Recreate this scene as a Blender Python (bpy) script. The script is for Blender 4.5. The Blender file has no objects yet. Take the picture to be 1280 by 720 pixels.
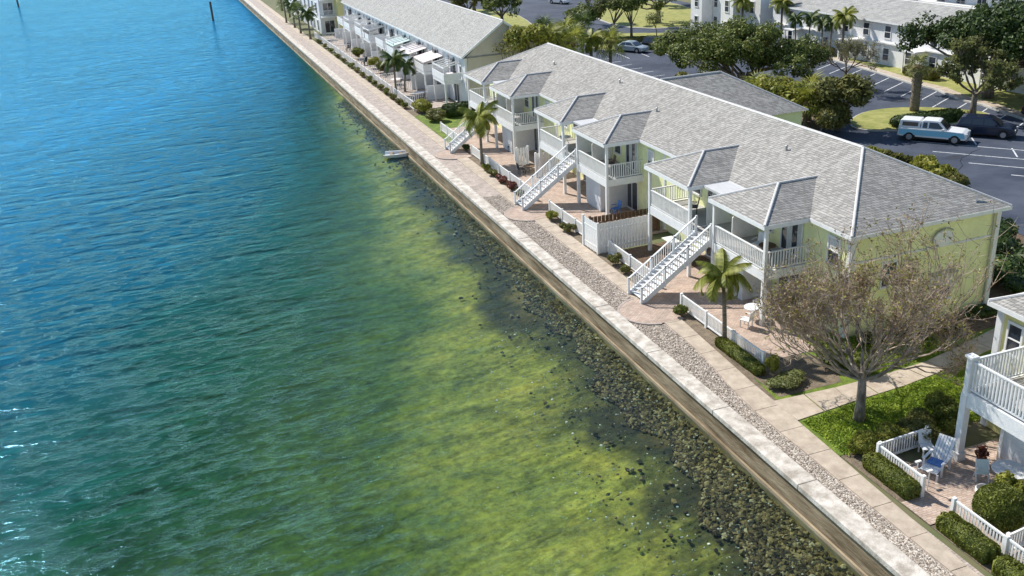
import bpy, math, random
import numpy as np
from mathutils import Vector, Matrix, Euler
random.seed(7); rng = np.random.default_rng(7)
sc = bpy.context.scene
C = sc.collection
R = math.radians

# ------------------------------------------------------------ camera
cd = bpy.data.cameras.new('camera'); cam = bpy.data.objects.new('camera', cd); C.objects.link(cam)
right = Vector((0.93816283, -0.34183339, -0.05477632)); down = Vector((-0.18060462, -0.34827387, -0.91983003)); fwd = Vector((0.29535145, 0.8728432, -0.38847428))
m = Matrix((right, -down, -fwd)).transposed().to_4x4(); m.translation = (0, 0, 21.5)
cam.matrix_world = m
cd.sensor_width = 36; cd.lens = 33.43; cd.clip_start = .5; cd.clip_end = 9000
sc.camera = cam
# ------------------------------------------------------------ world, sun, exposure
SUN_D = Vector((-0.41, 0.91, 0)).normalized(); SUN_E = R(44)
w = bpy.data.worlds.new('World'); sc.world = w; w.use_nodes = True
nt = w.node_tree; bg = nt.nodes['Background']
sky = nt.nodes.new('ShaderNodeTexSky'); sky.sky_type = 'NISHITA'; sky.sun_disc = False
sky.sun_elevation = SUN_E; sky.sun_rotation = math.atan2(SUN_D.x, SUN_D.y)
sky.air_density = 1.1; sky.dust_density = .05; sky.ozone_density = 1.5
nt.links.new(sky.outputs[0], bg.inputs[0]); bg.inputs[1].default_value = .11
ld = bpy.data.lights.new('sun', 'SUN'); ld.energy = 4.9; ld.angle = R(.6); ld.color = (1, .955, .88)
sun = bpy.data.objects.new('sun', ld); C.objects.link(sun)
sdir = Vector((SUN_D.x*math.cos(SUN_E), SUN_D.y*math.cos(SUN_E), math.sin(SUN_E)))
sun.rotation_euler = sdir.to_track_quat('Z', 'Y').to_euler(); sun.location = (0, 0, 60)
sc.view_settings.view_transform = 'Standard'; sc.view_settings.look = 'None'
sc.view_settings.exposure = .38; sc.view_settings.gamma = 1

# ------------------------------------------------------------ materials
def mat(name, col, rough=.7, var=.0, scale=4, bump=0, bscale=30, metal=0, spec=.4, col2=None, detail=5, coord='Object', stretch=None):
    M_ = bpy.data.materials.new(name); M_.use_nodes = True
    n = M_.node_tree; b = n.nodes['Principled BSDF']
    b.inputs['Roughness'].default_value = rough; b.inputs['Metallic'].default_value = metal
    b.inputs['Specular IOR Level'].default_value = spec
    b.inputs['Base Color'].default_value = (*col, 1)
    tc = n.nodes.new('ShaderNodeTexCoord'); src = tc.outputs[coord]
    if stretch:
        mp = n.nodes.new('ShaderNodeMapping'); mp.inputs['Scale'].default_value = stretch; n.links.new(src, mp.inputs[0]); src = mp.outputs[0]
    if var or col2:
        nz = n.nodes.new('ShaderNodeTexNoise'); nz.inputs['Scale'].default_value = scale; nz.inputs['Detail'].default_value = detail; nz.inputs['Roughness'].default_value = .65
        n.links.new(src, nz.inputs['Vector'])
        cr = n.nodes.new('ShaderNodeValToRGB')
        c2 = col2 or tuple(min(1, c*(1+var)) for c in col); c1 = col if col2 else tuple(c*(1-var) for c in col)
        cr.color_ramp.elements[0].position = .36; cr.color_ramp.elements[1].position = .64
        cr.color_ramp.elements[0].color = (*c1, 1); cr.color_ramp.elements[1].color = (*c2, 1)
        n.links.new(nz.outputs['Fac'], cr.inputs[0]); n.links.new(cr.outputs[0], b.inputs['Base Color'])
        M_['ramp'] = cr.name
    if bump:
        n2 = n.nodes.new('ShaderNodeTexNoise'); n2.inputs['Scale'].default_value = bscale; n2.inputs['Detail'].default_value = 4
        n.links.new(src, n2.inputs['Vector'])
        bp = n.nodes.new('ShaderNodeBump'); bp.inputs['Strength'].default_value = bump; bp.inputs['Distance'].default_value = .05
        n.links.new(n2.outputs['Fac'], bp.inputs['Height']); n.links.new(bp.outputs[0], b.inputs['Normal'])
    return M_
def nodes(M_): return M_.node_tree.nodes, M_.node_tree.links

def leafmat(name, c1, c2, trans=.25):
    """leaves: colour varies from clump to clump and leaf to leaf"""
    M_ = mat(name, c1, .55, col2=c2, scale=1.3, detail=6, spec=.3)
    n, l = nodes(M_); b = n['Principled BSDF']; out = n['Material Output']
    g = n.new('ShaderNodeNewGeometry'); mx = n.new('ShaderNodeMixRGB'); mx.blend_type = 'MULTIPLY'; mx.inputs[0].default_value = .8
    cr = n.new('ShaderNodeValToRGB'); cr.color_ramp.elements[0].color = (.5, .5, .5, 1); cr.color_ramp.elements[1].color = (1.5, 1.5, 1.35, 1)
    l.new(g.outputs['Random Per Island'], cr.inputs[0])
    l.new(n[M_['ramp']].outputs[0], mx.inputs[1]); l.new(cr.outputs[0], mx.inputs[2]); l.new(mx.outputs[0], b.inputs['Base Color'])
    t = n.new('ShaderNodeBsdfTranslucent'); l.new(mx.outputs[0], t.inputs[0])
    ms = n.new('ShaderNodeMixShader'); ms.inputs[0].default_value = trans
    l.new(b.outputs[0], ms.inputs[1]); l.new(t.outputs[0], ms.inputs[2]); l.new(ms.outputs[0], out.inputs[0])
    return M_

def roofmat(name, c, along='y'):
    M_ = mat(name, c, .85, bump=0)
    n, l = nodes(M_); b = n['Principled BSDF']
    g = n.new('ShaderNodeNewGeometry'); sx = n.new('ShaderNodeSeparateXYZ'); l.new(g.outputs['Position'], sx.inputs[0])
    ad = n.new('ShaderNodeMath'); ad.operation = 'ADD'; l.new(sx.outputs[0], ad.inputs[0]); l.new(sx.outputs[1], ad.inputs[1])
    if along == 'y': pass
    cx = n.new('ShaderNodeCombineXYZ')
    l.new(ad.outputs[0], cx.inputs[0]); zz = n.new('ShaderNodeMath'); zz.operation = 'MULTIPLY'; zz.inputs[1].default_value = 2.25
    l.new(sx.outputs[2], zz.inputs[0]); l.new(zz.outputs[0], cx.inputs[1])
    br = n.new('ShaderNodeTexBrick'); l.new(cx.outputs[0], br.inputs['Vector'])
    br.inputs['Scale'].default_value = 1; br.inputs['Brick Width'].default_value = .17; br.inputs['Row Height'].default_value = .15
    br.inputs['Mortar Size'].default_value = .012; br.inputs['Mortar Smooth'].default_value = .3; br.offset = .5
    br.inputs['Color1'].default_value = (*[v*.72 for v in c], 1); br.inputs['Color2'].default_value = (*[v*1.28 for v in c], 1)
    br.inputs['Mortar'].default_value = (*[v*.38 for v in c], 1)
    nz = n.new('ShaderNodeTexNoise'); nz.inputs['Scale'].default_value = .8; nz.inputs['Detail'].default_value = 9; nz.inputs['Roughness'].default_value = .8
    stk = n.new('ShaderNodeMapping'); stk.inputs['Scale'].default_value = (.35, 1.5, .35); l.new(g.outputs['Position'], stk.inputs[0])
    l.new(stk.outputs[0], nz.inputs[0])
    cr = n.new('ShaderNodeValToRGB'); cr.color_ramp.elements[0].position = .3; cr.color_ramp.elements[1].position = .7
    cr.color_ramp.elements[0].color = (.74, .72, .69, 1); cr.color_ramp.elements[1].color = (1.12, 1.1, 1.06, 1); l.new(nz.outputs[0], cr.inputs[0])
    mx = n.new('ShaderNodeMixRGB'); mx.blend_type = 'MULTIPLY'; mx.inputs[0].default_value = 1
    l.new(br.outputs[0], mx.inputs[1]); l.new(cr.outputs[0], mx.inputs[2]); l.new(mx.outputs[0], b.inputs['Base Color'])
    bp = n.new('ShaderNodeBump'); bp.inputs['Strength'].default_value = .6; bp.inputs['Distance'].default_value = .03; bp.invert = True
    l.new(br.outputs['Fac'], bp.inputs['Height']); l.new(bp.outputs[0], b.inputs['Normal'])
    return M_

def siding(name, c, pitch=.16, vert=False, dirt=.06):
    M_ = mat(name, c, .6, var=dirt, scale=1.1)
    n, l = nodes(M_); b = n['Principled BSDF']
    g = n.new('ShaderNodeNewGeometry'); sx = n.new('ShaderNodeSeparateXYZ'); l.new(g.outputs['Position'], sx.inputs[0])
    if vert:
        s = n.new('ShaderNodeMath'); s.operation = 'ADD'; l.new(sx.outputs[0], s.inputs[0]); l.new(sx.outputs[1], s.inputs[1]); o = s.outputs[0]
    else: o = sx.outputs[2]
    d = n.new('ShaderNodeMath'); d.operation = 'DIVIDE'; d.inputs[1].default_value = pitch; l.new(o, d.inputs[0])
    f = n.new('ShaderNodeMath'); f.operation = 'FRACT'; l.new(d.outputs[0], f.inputs[0])
    bp = n.new('ShaderNodeBump'); bp.inputs['Strength'].default_value = .5; bp.inputs['Distance'].default_value = .02
    l.new(f.outputs[0], bp.inputs['Height']); l.new(bp.outputs[0], b.inputs['Normal'])
    return M_

def brickmat(name, c1, c2, mortar, bw=.22, rh=.11, speck=0):
    M_ = mat(name, c1, .85)
    n, l = nodes(M_); b = n['Principled BSDF']
    g = n.new('ShaderNodeNewGeometry')
    br = n.new('ShaderNodeTexBrick'); l.new(g.outputs['Position'], br.inputs['Vector']); br.inputs['Scale'].default_value = 1
    br.inputs['Brick Width'].default_value = bw; br.inputs['Row Height'].default_value = rh; br.inputs['Mortar Size'].default_value = .008
    br.inputs['Color1'].default_value = (*c1, 1); br.inputs['Color2'].default_value = (*c2, 1); br.inputs['Mortar'].default_value = (*mortar, 1)
    nz = n.new('ShaderNodeTexNoise'); nz.inputs['Scale'].default_value = 1.2; nz.inputs['Detail'].default_value = 8; nz.inputs['Roughness'].default_value = .75
    l.new(g.outputs['Position'], nz.inputs[0])
    cr = n.new('ShaderNodeValToRGB'); cr.color_ramp.elements[0].position = .3; cr.color_ramp.elements[1].position = .7
    cr.color_ramp.elements[0].color = (.62, .62, .62, 1); cr.color_ramp.elements[1].color = (1.15, 1.12, 1.1, 1); l.new(nz.outputs[0], cr.inputs[0])
    mx = n.new('ShaderNodeMixRGB'); mx.blend_type = 'MULTIPLY'; mx.inputs[0].default_value = 1
    l.new(br.outputs[0], mx.inputs[1]); l.new(cr.outputs[0], mx.inputs[2]); l.new(mx.outputs[0], b.inputs['Base Color'])
    bp = n.new('ShaderNodeBump'); bp.inputs['Strength'].default_value = .4; bp.inputs['Distance'].default_value = .02; bp.invert = True
    l.new(br.outputs['Fac'], bp.inputs['Height']); l.new(bp.outputs[0], b.inputs['Normal'])
    return M_

roof_m = roofmat('roof_shingles', (.375, .365, .35))
roof_f = roofmat('pale_shingles', (.41, .41, .40))
ridge_m = mat('ridge_cap', (.62, .60, .58), .8, var=.12, scale=6)
white = mat('white_paint', (.80, .79, .77), .5, var=.05, scale=2.5, bump=.15)
white2 = mat('weathered_white_paint', (.70, .72, .74), .55, col2=(.80, .80, .79), scale=3, bump=.3)
yellow_w = siding('yellow_green_siding', (.87, .87, .47), dirt=.09)
green_w = siding('green_siding', (.42, .56, .27))
cream_w = siding('cream_siding', (.78, .70, .30))
white_w = siding('white_siding', (.78, .78, .78))
beige_w = siding('beige_siding', (.58, .53, .44))
boardw = siding('vertical_board_siding', (.70, .72, .74), .2, True)
glass = mat('window_glass', (.03, .04, .055), .06, spec=.9)
dark_in = mat('dark_recess', (.03, .03, .035), .8)
curtain = mat('white_curtain', (.62, .62, .6), .9, var=.12, scale=5, stretch=(8, 8, .5))
deckfloor = mat('deck_boards', (.50, .48, .45), .7, col2=(.36, .35, .34), scale=2, stretch=(.6, 7, 1))
asphalt = mat('asphalt', (.028, .038, .062), .85, col2=(.07, .084, .115), scale=.22, detail=9, bump=.3, bscale=8, coord='Object')
paint = mat('road_paint', (.62, .63, .64), .7, var=.25, scale=3)
conc = mat('sidewalk_concrete', (.38, .31, .24), .85, col2=(.54, .455, .36), scale=1.6, detail=8, bump=.2)
capm = mat('seawall_cap_concrete', (.36, .315, .26), .85, col2=(.68, .63, .56), scale=1.8, detail=9, bump=.35, bscale=14)
wallstain = mat('stained_concrete', (.12, .08, .04), .9, col2=(.36, .28, .18), scale=1.2, detail=9, bump=.6, bscale=9, stretch=(1, .35, 3))
lipm = mat('tan_wale_concrete', (.20, .15, .09), .9, col2=(.42, .34, .23), scale=1.3, detail=8, bump=.5, bscale=8, stretch=(1, .3, 1))
kerbm = mat('kerb_concrete', (.48, .46, .42), .85, var=.12, scale=2)
pavers = brickmat('grey_pavers', (.42, .355, .31), (.58, .50, .44), (.26, .22, .19), .24, .12)
brick = brickmat('pink_brick_pavers', (.48, .355, .28), (.60, .48, .395), (.30, .24, .20))
brick_edge = mat('paver_edging', (.40, .34, .30), .85, var=.2, scale=5)
mulch = mat('bark_mulch', (.085, .055, .035), .95, col2=(.20, .13, .085), scale=6, detail=8, bump=1, bscale=22)
soil = mat('planting_soil', (.13, .10, .07), .95, col2=(.24, .19, .13), scale=3, detail=8, bump=.8, bscale=16)
grass = mat('lawn_turf', (.07, .12, .014), .9, col2=(.19, .25, .03), scale=1.6, detail=9, bump=1, bscale=14)
drygrass = mat('dry_lawn', (.20, .22, .05), .9, col2=(.36, .34, .11), scale=1.0, detail=9, bump=.8, bscale=10)
landm = mat('landscape_ground', (.10, .13, .05), .95, col2=(.17, .15, .08), scale=.4, detail=8)
bladem = leafmat('grass_blades', (.16, .25, .02), (.34, .42, .05), .35)
oak_l = leafmat('oak_leaves', (.05, .08, .018), (.24, .27, .065), .25)
oliv_l = leafmat('olive_leaves', (.10, .115, .03), (.24, .22, .07), .3)
thin_l = leafmat('grey_green_leaves', (.13, .15, .055), (.24, .25, .09), .35)
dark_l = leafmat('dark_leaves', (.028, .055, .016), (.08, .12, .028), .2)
hedge_l = leafmat('hedge_leaves', (.075, .10, .016), (.22, .24, .045), .25)
yel_l = leafmat('yellow_green_leaves', (.17, .19, .03), (.38, .36, .07), .3)
brown_l = leafmat('dry_brown_leaves', (.22, .14, .07), (.38, .27, .13), .2)
red_l = leafmat('red_leaves', (.13, .035, .03), (.22, .09, .06), .2)
palm_l = leafmat('palm_leaflets', (.13, .165, .022), (.36, .36, .07), .3)
palmd_l = leafmat('dark_palm_leaflets', (.045, .085, .02), (.12, .16, .04), .25)
bark = mat('grey_bark', (.10, .085, .07), .95, col2=(.24, .205, .17), scale=5, bump=.8, bscale=18, stretch=(1, 1, .3))
palebark = mat('pale_twig_bark', (.24, .185, .135), .9, col2=(.40, .33, .26), scale=4)
limbbark = mat('dappled_grey_bark', (.12, .095, .07), .95, col2=(.40, .35, .29), scale=3.5, bump=.8, bscale=18, stretch=(1, 1, .35))
twigm = mat('brown_twigs', (.24, .17, .125), .9, col2=(.52, .42, .33), scale=3)
palmbark = mat('palm_trunk_bark', (.12, .10, .08), .95, col2=(.28, .24, .19), scale=4, bump=1, bscale=10, stretch=(1, 1, 5))
fibre = mat('brown_palm_fibre', (.15, .10, .055), .95, col2=(.27, .19, .10), scale=5)
darkwood = mat('dark_brown_wood', (.10, .06, .035), .7, col2=(.17, .105, .06), scale=4)
tealp = mat('teal_canvas', (.55, .68, .66), .8, var=.1)
pinkp = mat('faded_pink_canvas', (.72, .65, .64), .85, var=.1)
dkcloth = mat('dark_canvas', (.08, .085, .09), .8)
bluecush = mat('blue_cushion', (.10, .22, .5), .8, var=.2)
metalg = mat('grey_metal', (.35, .36, .37), .4, metal=.7)
blackp = mat('black_metal', (.02, .02, .02), .5)
terrac = mat('clay_pot', (.35, .16, .09), .8, var=.2)
rub = mat('tyre_rubber', (.02, .02, .02), .85)
rimm = mat('wheel_rim', (.5, .5, .52), .3, metal=.8)
redlens = mat('red_lens', (.4, .02, .02), .25)
clearlens = mat('clear_lens', (.7, .7, .7), .15)
carwhite = mat('car_white_paint', (.78, .78, .78), .25, spec=.6)
carblue = mat('car_light_blue_paint', (.26, .58, .74), .25, spec=.6)
carnavy = mat('car_dark_blue_paint', (.012, .018, .04), .15, spec=.8)
carsilver = mat('car_silver_paint', (.42, .48, .50), .25, metal=.4)
cardark = mat('car_black_paint', (.02, .02, .025), .15, spec=.8)
carglass = mat('car_glass', (.015, .02, .03), .05, spec=1)

# ------------------------------------------------------------ mesh helpers
class MB:
    def __init__(s): s.v = []; s.f = []; s.m = []; s.mi = 0
    def add(s, vs, fs):
        o = len(s.v); s.v += [tuple(p) for p in vs]; s.f += [tuple(i+o for i in f) for f in fs]; s.m += [s.mi]*len(fs); return s
    def box(s, x0, y0, z0, x1, y1, z1):
        if x0 > x1: x0, x1 = x1, x0
        if y0 > y1: y0, y1 = y1, y0
        return s.add([(x0,y0,z0),(x1,y0,z0),(x1,y1,z0),(x0,y1,z0),(x0,y0,z1),(x1,y0,z1),(x1,y1,z1),(x0,y1,z1)],
                     [(0,3,2,1),(4,5,6,7),(0,1,5,4),(1,2,6,5),(2,3,7,6),(3,0,4,7)])
    def beam(s, a, b, w, h, up=(0,0,1)):
        a = Vector(a); b = Vector(b); d = (b-a).normalized(); u = Vector(up)
        sd = d.cross(u)
        if sd.length < 1e-4: sd = d.cross(Vector((1,0,0)))
        sd.normalize(); u = sd.cross(d).normalized(); sd *= w/2; u *= h/2
        P = [a-sd-u, a+sd-u, a+sd+u, a-sd+u, b-sd-u, b+sd-u, b+sd+u, b-sd+u]
        return s.add(P, [(0,1,2,3),(7,6,5,4),(1,0,4,5),(2,1,5,6),(3,2,6,7),(0,3,7,4)])
    def tube(s, pts, rs, n=6, cap=True):
        pts = [Vector(p) for p in pts]; vs = []; fs = []
        for i, p in enumerate(pts):
            d = (pts[min(i+1, len(pts)-1)] - pts[max(i-1, 0)]).normalized()
            a = d.cross(Vector((0,0,1)) if abs(d.z) < .9 else Vector((1,0,0))).normalized(); b = d.cross(a)
            r = rs[i] if hasattr(rs, '__len__') else rs
            for k in range(n):
                t = 2*math.pi*k/n; vs.append(p + a*(r*math.cos(t)) + b*(r*math.sin(t)))
        for i in range(len(pts)-1):
            for k in range(n):
                k2 = (k+1) % n; fs.append((i*n+k, i*n+k2, (i+1)*n+k2, (i+1)*n+k))
        if cap: fs.append(tuple(range(n-1, -1, -1))); fs.append(tuple(range((len(pts)-1)*n, len(pts)*n)))
        return s.add(vs, fs)
    def lathe(s, c, prof, n=14):
        vs = []; fs = []
        for (r, z) in prof:
            for k in range(n):
                t = 2*math.pi*k/n; vs.append((c[0]+r*math.cos(t), c[1]+r*math.sin(t), c[2]+z))
        for i in range(len(prof)-1):
            for k in range(n):
                k2 = (k+1) % n; fs.append((i*n+k, i*n+k2, (i+1)*n+k2, (i+1)*n+k))
        fs.append(tuple(range(n-1, -1, -1))); fs.append(tuple(range((len(prof)-1)*n, len(prof)*n)))
        return s.add(vs, fs)
    def poly(s, pts): return s.add(pts, [tuple(range(len(pts)))])
    def prism(s, pts, z0, z1):
        n = len(pts)
        return s.add([(x,y,z0) for x,y in pts]+[(x,y,z1) for x,y in pts], [tuple(range(n-1,-1,-1)), tuple(range(n,2*n))]+[(i,(i+1)%n,n+(i+1)%n,n+i) for i in range(n)])
    def mesh(s, name, mats, origin=(0,0,0), smooth=False):
        me = bpy.data.meshes.new(name); ox, oy, oz = origin
        me.from_pydata([(x-ox, y-oy, z-oz) for x, y, z in s.v], [], s.f)
        for m_ in (mats if isinstance(mats, (list, tuple)) else [mats]): me.materials.append(m_)
        if any(s.m): me.polygons.foreach_set('material_index', s.m)
        if smooth: me.polygons.foreach_set('use_smooth', [True]*len(me.polygons))
        me.update(); return me
    def build(s, name, mats, parent=None, smooth=False, kind=None, loc=None, bevel=0):
        """parts: vertices given in world coordinates of an unrotated thing (or local ones with loc=0)"""
        o0 = worldloc(parent) if loc is None else loc
        o = bpy.data.objects.new(name, s.mesh(name, mats, o0, smooth)); C.objects.link(o)
        if parent is not None: o.parent = parent
        elif loc is not None: o.location = loc
        if kind: o['kind'] = kind
        if bevel:
            b = o.modifiers.new('bevel', 'BEVEL'); b.width = bevel; b.segments = 2; b.limit_method = 'ANGLE'
        return o
def worldloc(o):
    p = Vector((0,0,0))
    while o is not None: p += o.location; o = o.parent
    return tuple(p)
def tag(o, label, cat, group=None, kind=None):
    o['label'] = label; o['category'] = cat
    if group: o['group'] = group
    if kind: o['kind'] = kind
    return o
def thing(name, label, cat, loc, rz=0, group=None):
    o = bpy.data.objects.new(name, None); C.objects.link(o); o.location = loc; o.rotation_euler = (0,0,rz); o.empty_display_size = .3
    return tag(o, label, cat, group)
def inst(name, me, parent, loc, rot=(0,0,0), scale=(1,1,1), kind=None):
    o = bpy.data.objects.new(name, me); C.objects.link(o); o.parent = parent; o.location = loc; o.rotation_euler = rot; o.scale = scale
    if kind: o['kind'] = kind
    return o
def copy_thing(r, loc, rz=None, label=None, scale=None):
    def rec(o, par):
        c = o.copy(); C.objects.link(c); c.parent = par
        for ch in o.children: rec(ch, c)
        return c
    c = rec(r, None); c.location = loc
    if rz is not None: c.rotation_euler = (0,0,rz)
    if label: c['label'] = label
    if scale: c.scale = scale
    return c
def sheet(name, pts, z, m_, kind='structure', parent=None):
    return MB().poly([(x,y,z) for x,y in pts]).build(name, m_, parent, kind=kind)

# numpy leaf clouds -------------------------------------------------------
def cloud_mesh(name, P, size, m_, aspect=.5, jitter=.4, normals=None, flat=.0):
    """one leaf (rhombus quad) at every point of P (N,3)"""
    N = len(P); s = size*(1+jitter*(rng.random(N)-.5)*2)
    a = rng.normal(size=(N,3)); a[:,2] *= (1-flat); a /= np.linalg.norm(a, axis=1)[:,None]
    if normals is not None:
        nn = normals + rng.normal(scale=.55, size=(N,3)); nn /= np.linalg.norm(nn, axis=1)[:,None]
        a = a - nn*np.sum(a*nn, axis=1)[:,None]; a /= np.linalg.norm(a, axis=1)[:,None]
        b = np.cross(nn, a)
    else:
        b = np.cross(a, rng.normal(size=(N,3))); b /= np.linalg.norm(b, axis=1)[:,None]
    a *= s[:,None]; b *= (s*aspect)[:,None]
    V = np.stack([P-a, P-b, P+a, P+b], axis=1).reshape(-1,3)
    me = bpy.data.meshes.new(name); me.vertices.add(4*N); me.vertices.foreach_set('co', V.ravel())
    me.loops.add(4*N); me.loops.foreach_set('vertex_index', np.arange(4*N, dtype=np.int32))
    me.polygons.add(N); me.polygons.foreach_set('loop_start', np.arange(0, 4*N, 4, dtype=np.int32)); me.polygons.foreach_set('loop_total', np.full(N, 4, dtype=np.int32))
    me.materials.append(m_); me.update(calc_edges=True); return me
def ell_points(n, r, shell=.55):
    d = rng.normal(size=(n,3)); d /= np.linalg.norm(d, axis=1)[:,None]
    k = (shell + (1-shell)*rng.random(n))[:,None]
    return d*k*np.array(r), d
def clump_points(centers, radii, per, shell=.5):
    P = []; Nn = []
    for c, r in zip(centers, radii):
        p, d = ell_points(per, (r, r, r*.8), shell); P.append(p+np.array(c)); Nn.append(d)
    return np.concatenate(P), np.concatenate(Nn)

def tree(name, label, cat, loc, th, crown, nclump, per, leaf, lm, bm=None, tr=.2, group=None, clr=.9, seed=1, limbs=None, fork=1):
    """crown = list of (dx,dy,dz,rx,ry,rz) ellipsoids relative to loc"""
    rs = np.random.default_rng(seed); bm = bm or bark
    t = thing(name, label, cat, loc, 0, group)
    cs = []
    vol = np.array([c[3]*c[4]*c[5] for c in crown]); vol = vol/vol.sum()
    for c, v in zip(crown, vol):
        k = max(3, int(nclump*v))
        d = rs.normal(size=(k,3)); d /= np.linalg.norm(d, axis=1)[:,None]; d[:,2] = np.where(d[:,2] < -.35, -d[:,2]*.5, d[:,2])
        q = d*(.45+.55*rs.random(k)**.6)[:,None]*np.array(c[3:]) + np.array(c[:3]); cs += list(q)
    rad = [clr*(.65+.7*rs.random()) for _ in cs]
    P, Nn = clump_points(cs, rad, per)
    ok = P[:,2] > .35; P = P[ok]; Nn = Nn[ok]
    o = bpy.data.objects.new('crown', cloud_mesh('crown', P, leaf, lm, normals=Nn*.6+np.array([0,0,.5]))); C.objects.link(o); o.parent = t
    b = MB(); forks = []
    for k in range(fork):
        ax = 0 if fork == 1 else (k-(fork-1)/2)*.5
        p = [(ax*.2,0,-.1), (ax*.6, .03, th*.5), (ax*1.3+rs.normal()*.08, rs.normal()*.08, th)]
        b.tube(p, [tr*1.35, tr*.95, tr*.8], 9); forks.append(Vector(p[-1]))
    idx = rs.permutation(len(cs))[:limbs or min(len(cs), 16)]
    for i in idx:
        c = Vector(cs[i]); f = min(forks, key=lambda q: (q-c).length)
        mid = f.lerp(c, .5) + Vector((rs.normal()*.25, rs.normal()*.25, -.1*abs(c.x)))
        b.tube([f-Vector((0,0,.15)), mid, c], [tr*.55, tr*.3, tr*.08], 5, False)
    b.build('trunk', bm, t, smooth=True, loc=(0,0,0))
    return t

# palms --------------------------------------------------------------------
def frond_mesh(L, droop, m_, nl=34, wl=.55, hang=.5):
    b = MB(); pts = []
    for i in range(9):
        s_ = i/8; ang = R(35) - droop*s_*1.6
        if i == 0: p = Vector((0,0,0))
        else: p = pts[-1] + Vector((math.cos(ang), 0, math.sin(ang)))*(L/8)
        pts.append(p)
    b.tube(pts, [.03*(1-.8*i/8) for i in range(9)], 4, False)
    for j in range(nl):
        s_ = .14 + .86*j/(nl-1); k = min(7, int(s_*8)); f = s_*8-k; p = pts[k].lerp(pts[k+1], f); d = (pts[k+1]-pts[k]).normalized()
        l_ = wl*math.sin(math.pi*min(1, .18+.82*s_))**.6*(1 if s_ < .9 else .7)
        for sd in (-1, 1):
            tip = p + d*l_*.45 + Vector((0, sd*l_*.85, -l_*hang)); w_ = .034*L/2+.01
            b.add([p-d*w_, p+d*w_, tip], [(0,1,2)])
    return b.mesh('frond', m_, smooth=False)
def fan_mesh(L, m_, n=14, w_=.9):
    b = MB(); b.tube([(0,0,0), (L*.55,0,L*.12)], [.02,.015], 4, False); c = Vector((L*.55,0,L*.12))
    for k in range(n):
        a = R(-115+230*k/(n-1)); r = L*.62*(1-.12*abs(math.sin(a/2)))
        tip = c + Vector((math.cos(a)*r, math.sin(a)*r*w_, -.28*r*(1+.4*abs(math.sin(a))))); a1 = a-R(6); a2 = a+R(6)
        p1 = c+Vector((math.cos(a1), math.sin(a1)*w_, .08))*r*.5; p2 = c+Vector((math.cos(a2), math.sin(a2)*w_, .08))*r*.5
        b.add([c, p1, tip, p2], [(0,1,2,3)])
    return b.mesh('frond', m_)
FR = {}
def palm(name, label, loc, h, L, n=16, kind='feather', lm=None, tr=.13, lean=(0,0), seed=1, group=None, boots=False, cat='palm tree', flare=1.5):
    rs = random.Random(seed); lm = lm or palm_l
    t = thing(name, label, cat, loc, 0, group)
    b = MB(); pts = [(lean[0]*s*s, lean[1]*s*s, h*s - .1*(s == 0)) for s in (0, .15, .4, .7, 1)]
    if boots:
        b.tube(pts, [tr*1.25, tr*1.3, tr*1.15, tr*1.35, tr*1.1], 10)
        for k in range(46):
            s = .12+.85*k/46; a = k*2.4; c = Vector((lean[0]*s*s, lean[1]*s*s, h*s)); d = Vector((math.cos(a), math.sin(a), 0))
            b.beam(c+d*tr*1.0, c+d*tr*1.65+Vector((0,0,.22)), .12, .04)
    else: b.tube(pts, [tr*flare, tr*1.1, tr, tr*.9, tr*.8], 9)
    b.build('trunk', palmbark, t, smooth=True, loc=(0,0,0))
    top = Vector((lean[0], lean[1], h))
    key = (kind, L, lm.name)
    if key not in FR:
        if kind == 'feather': FR[key] = [frond_mesh(L, R(d_), lm, hang=.75, wl=L*.29) for d_ in (45, 70, 95)]
        else: FR[key] = [fan_mesh(L, lm), fan_mesh(L*.9, lm, 12, .7), fan_mesh(L, lm, 13, .8)]
    for k in range(n):
        a = k*2.399+rs.random()*.3; q = k/n
        me = FR[key][0 if q < .3 else (1 if q < .7 else 2)]
        if kind == 'feather': pitch = R(-42+62*q+rs.uniform(-6,6))
        else: pitch = R(-70+125*q+rs.uniform(-10,10))
        inst('frond', me, t, top, (rs.uniform(-.3,.3), pitch, a), [rs.uniform(.85,1.1)]*3)
    hb = MB().lathe((top.x, top.y, top.z-.35), [(tr*.8,0),(tr*1.5,.2),(tr*1.3,.45),(.03,.6)], 8); hb.build('crown_shaft', fibre if boots or kind == 'fan' else hedge_l, t, smooth=True, loc=(0,0,0))
    return t

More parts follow.
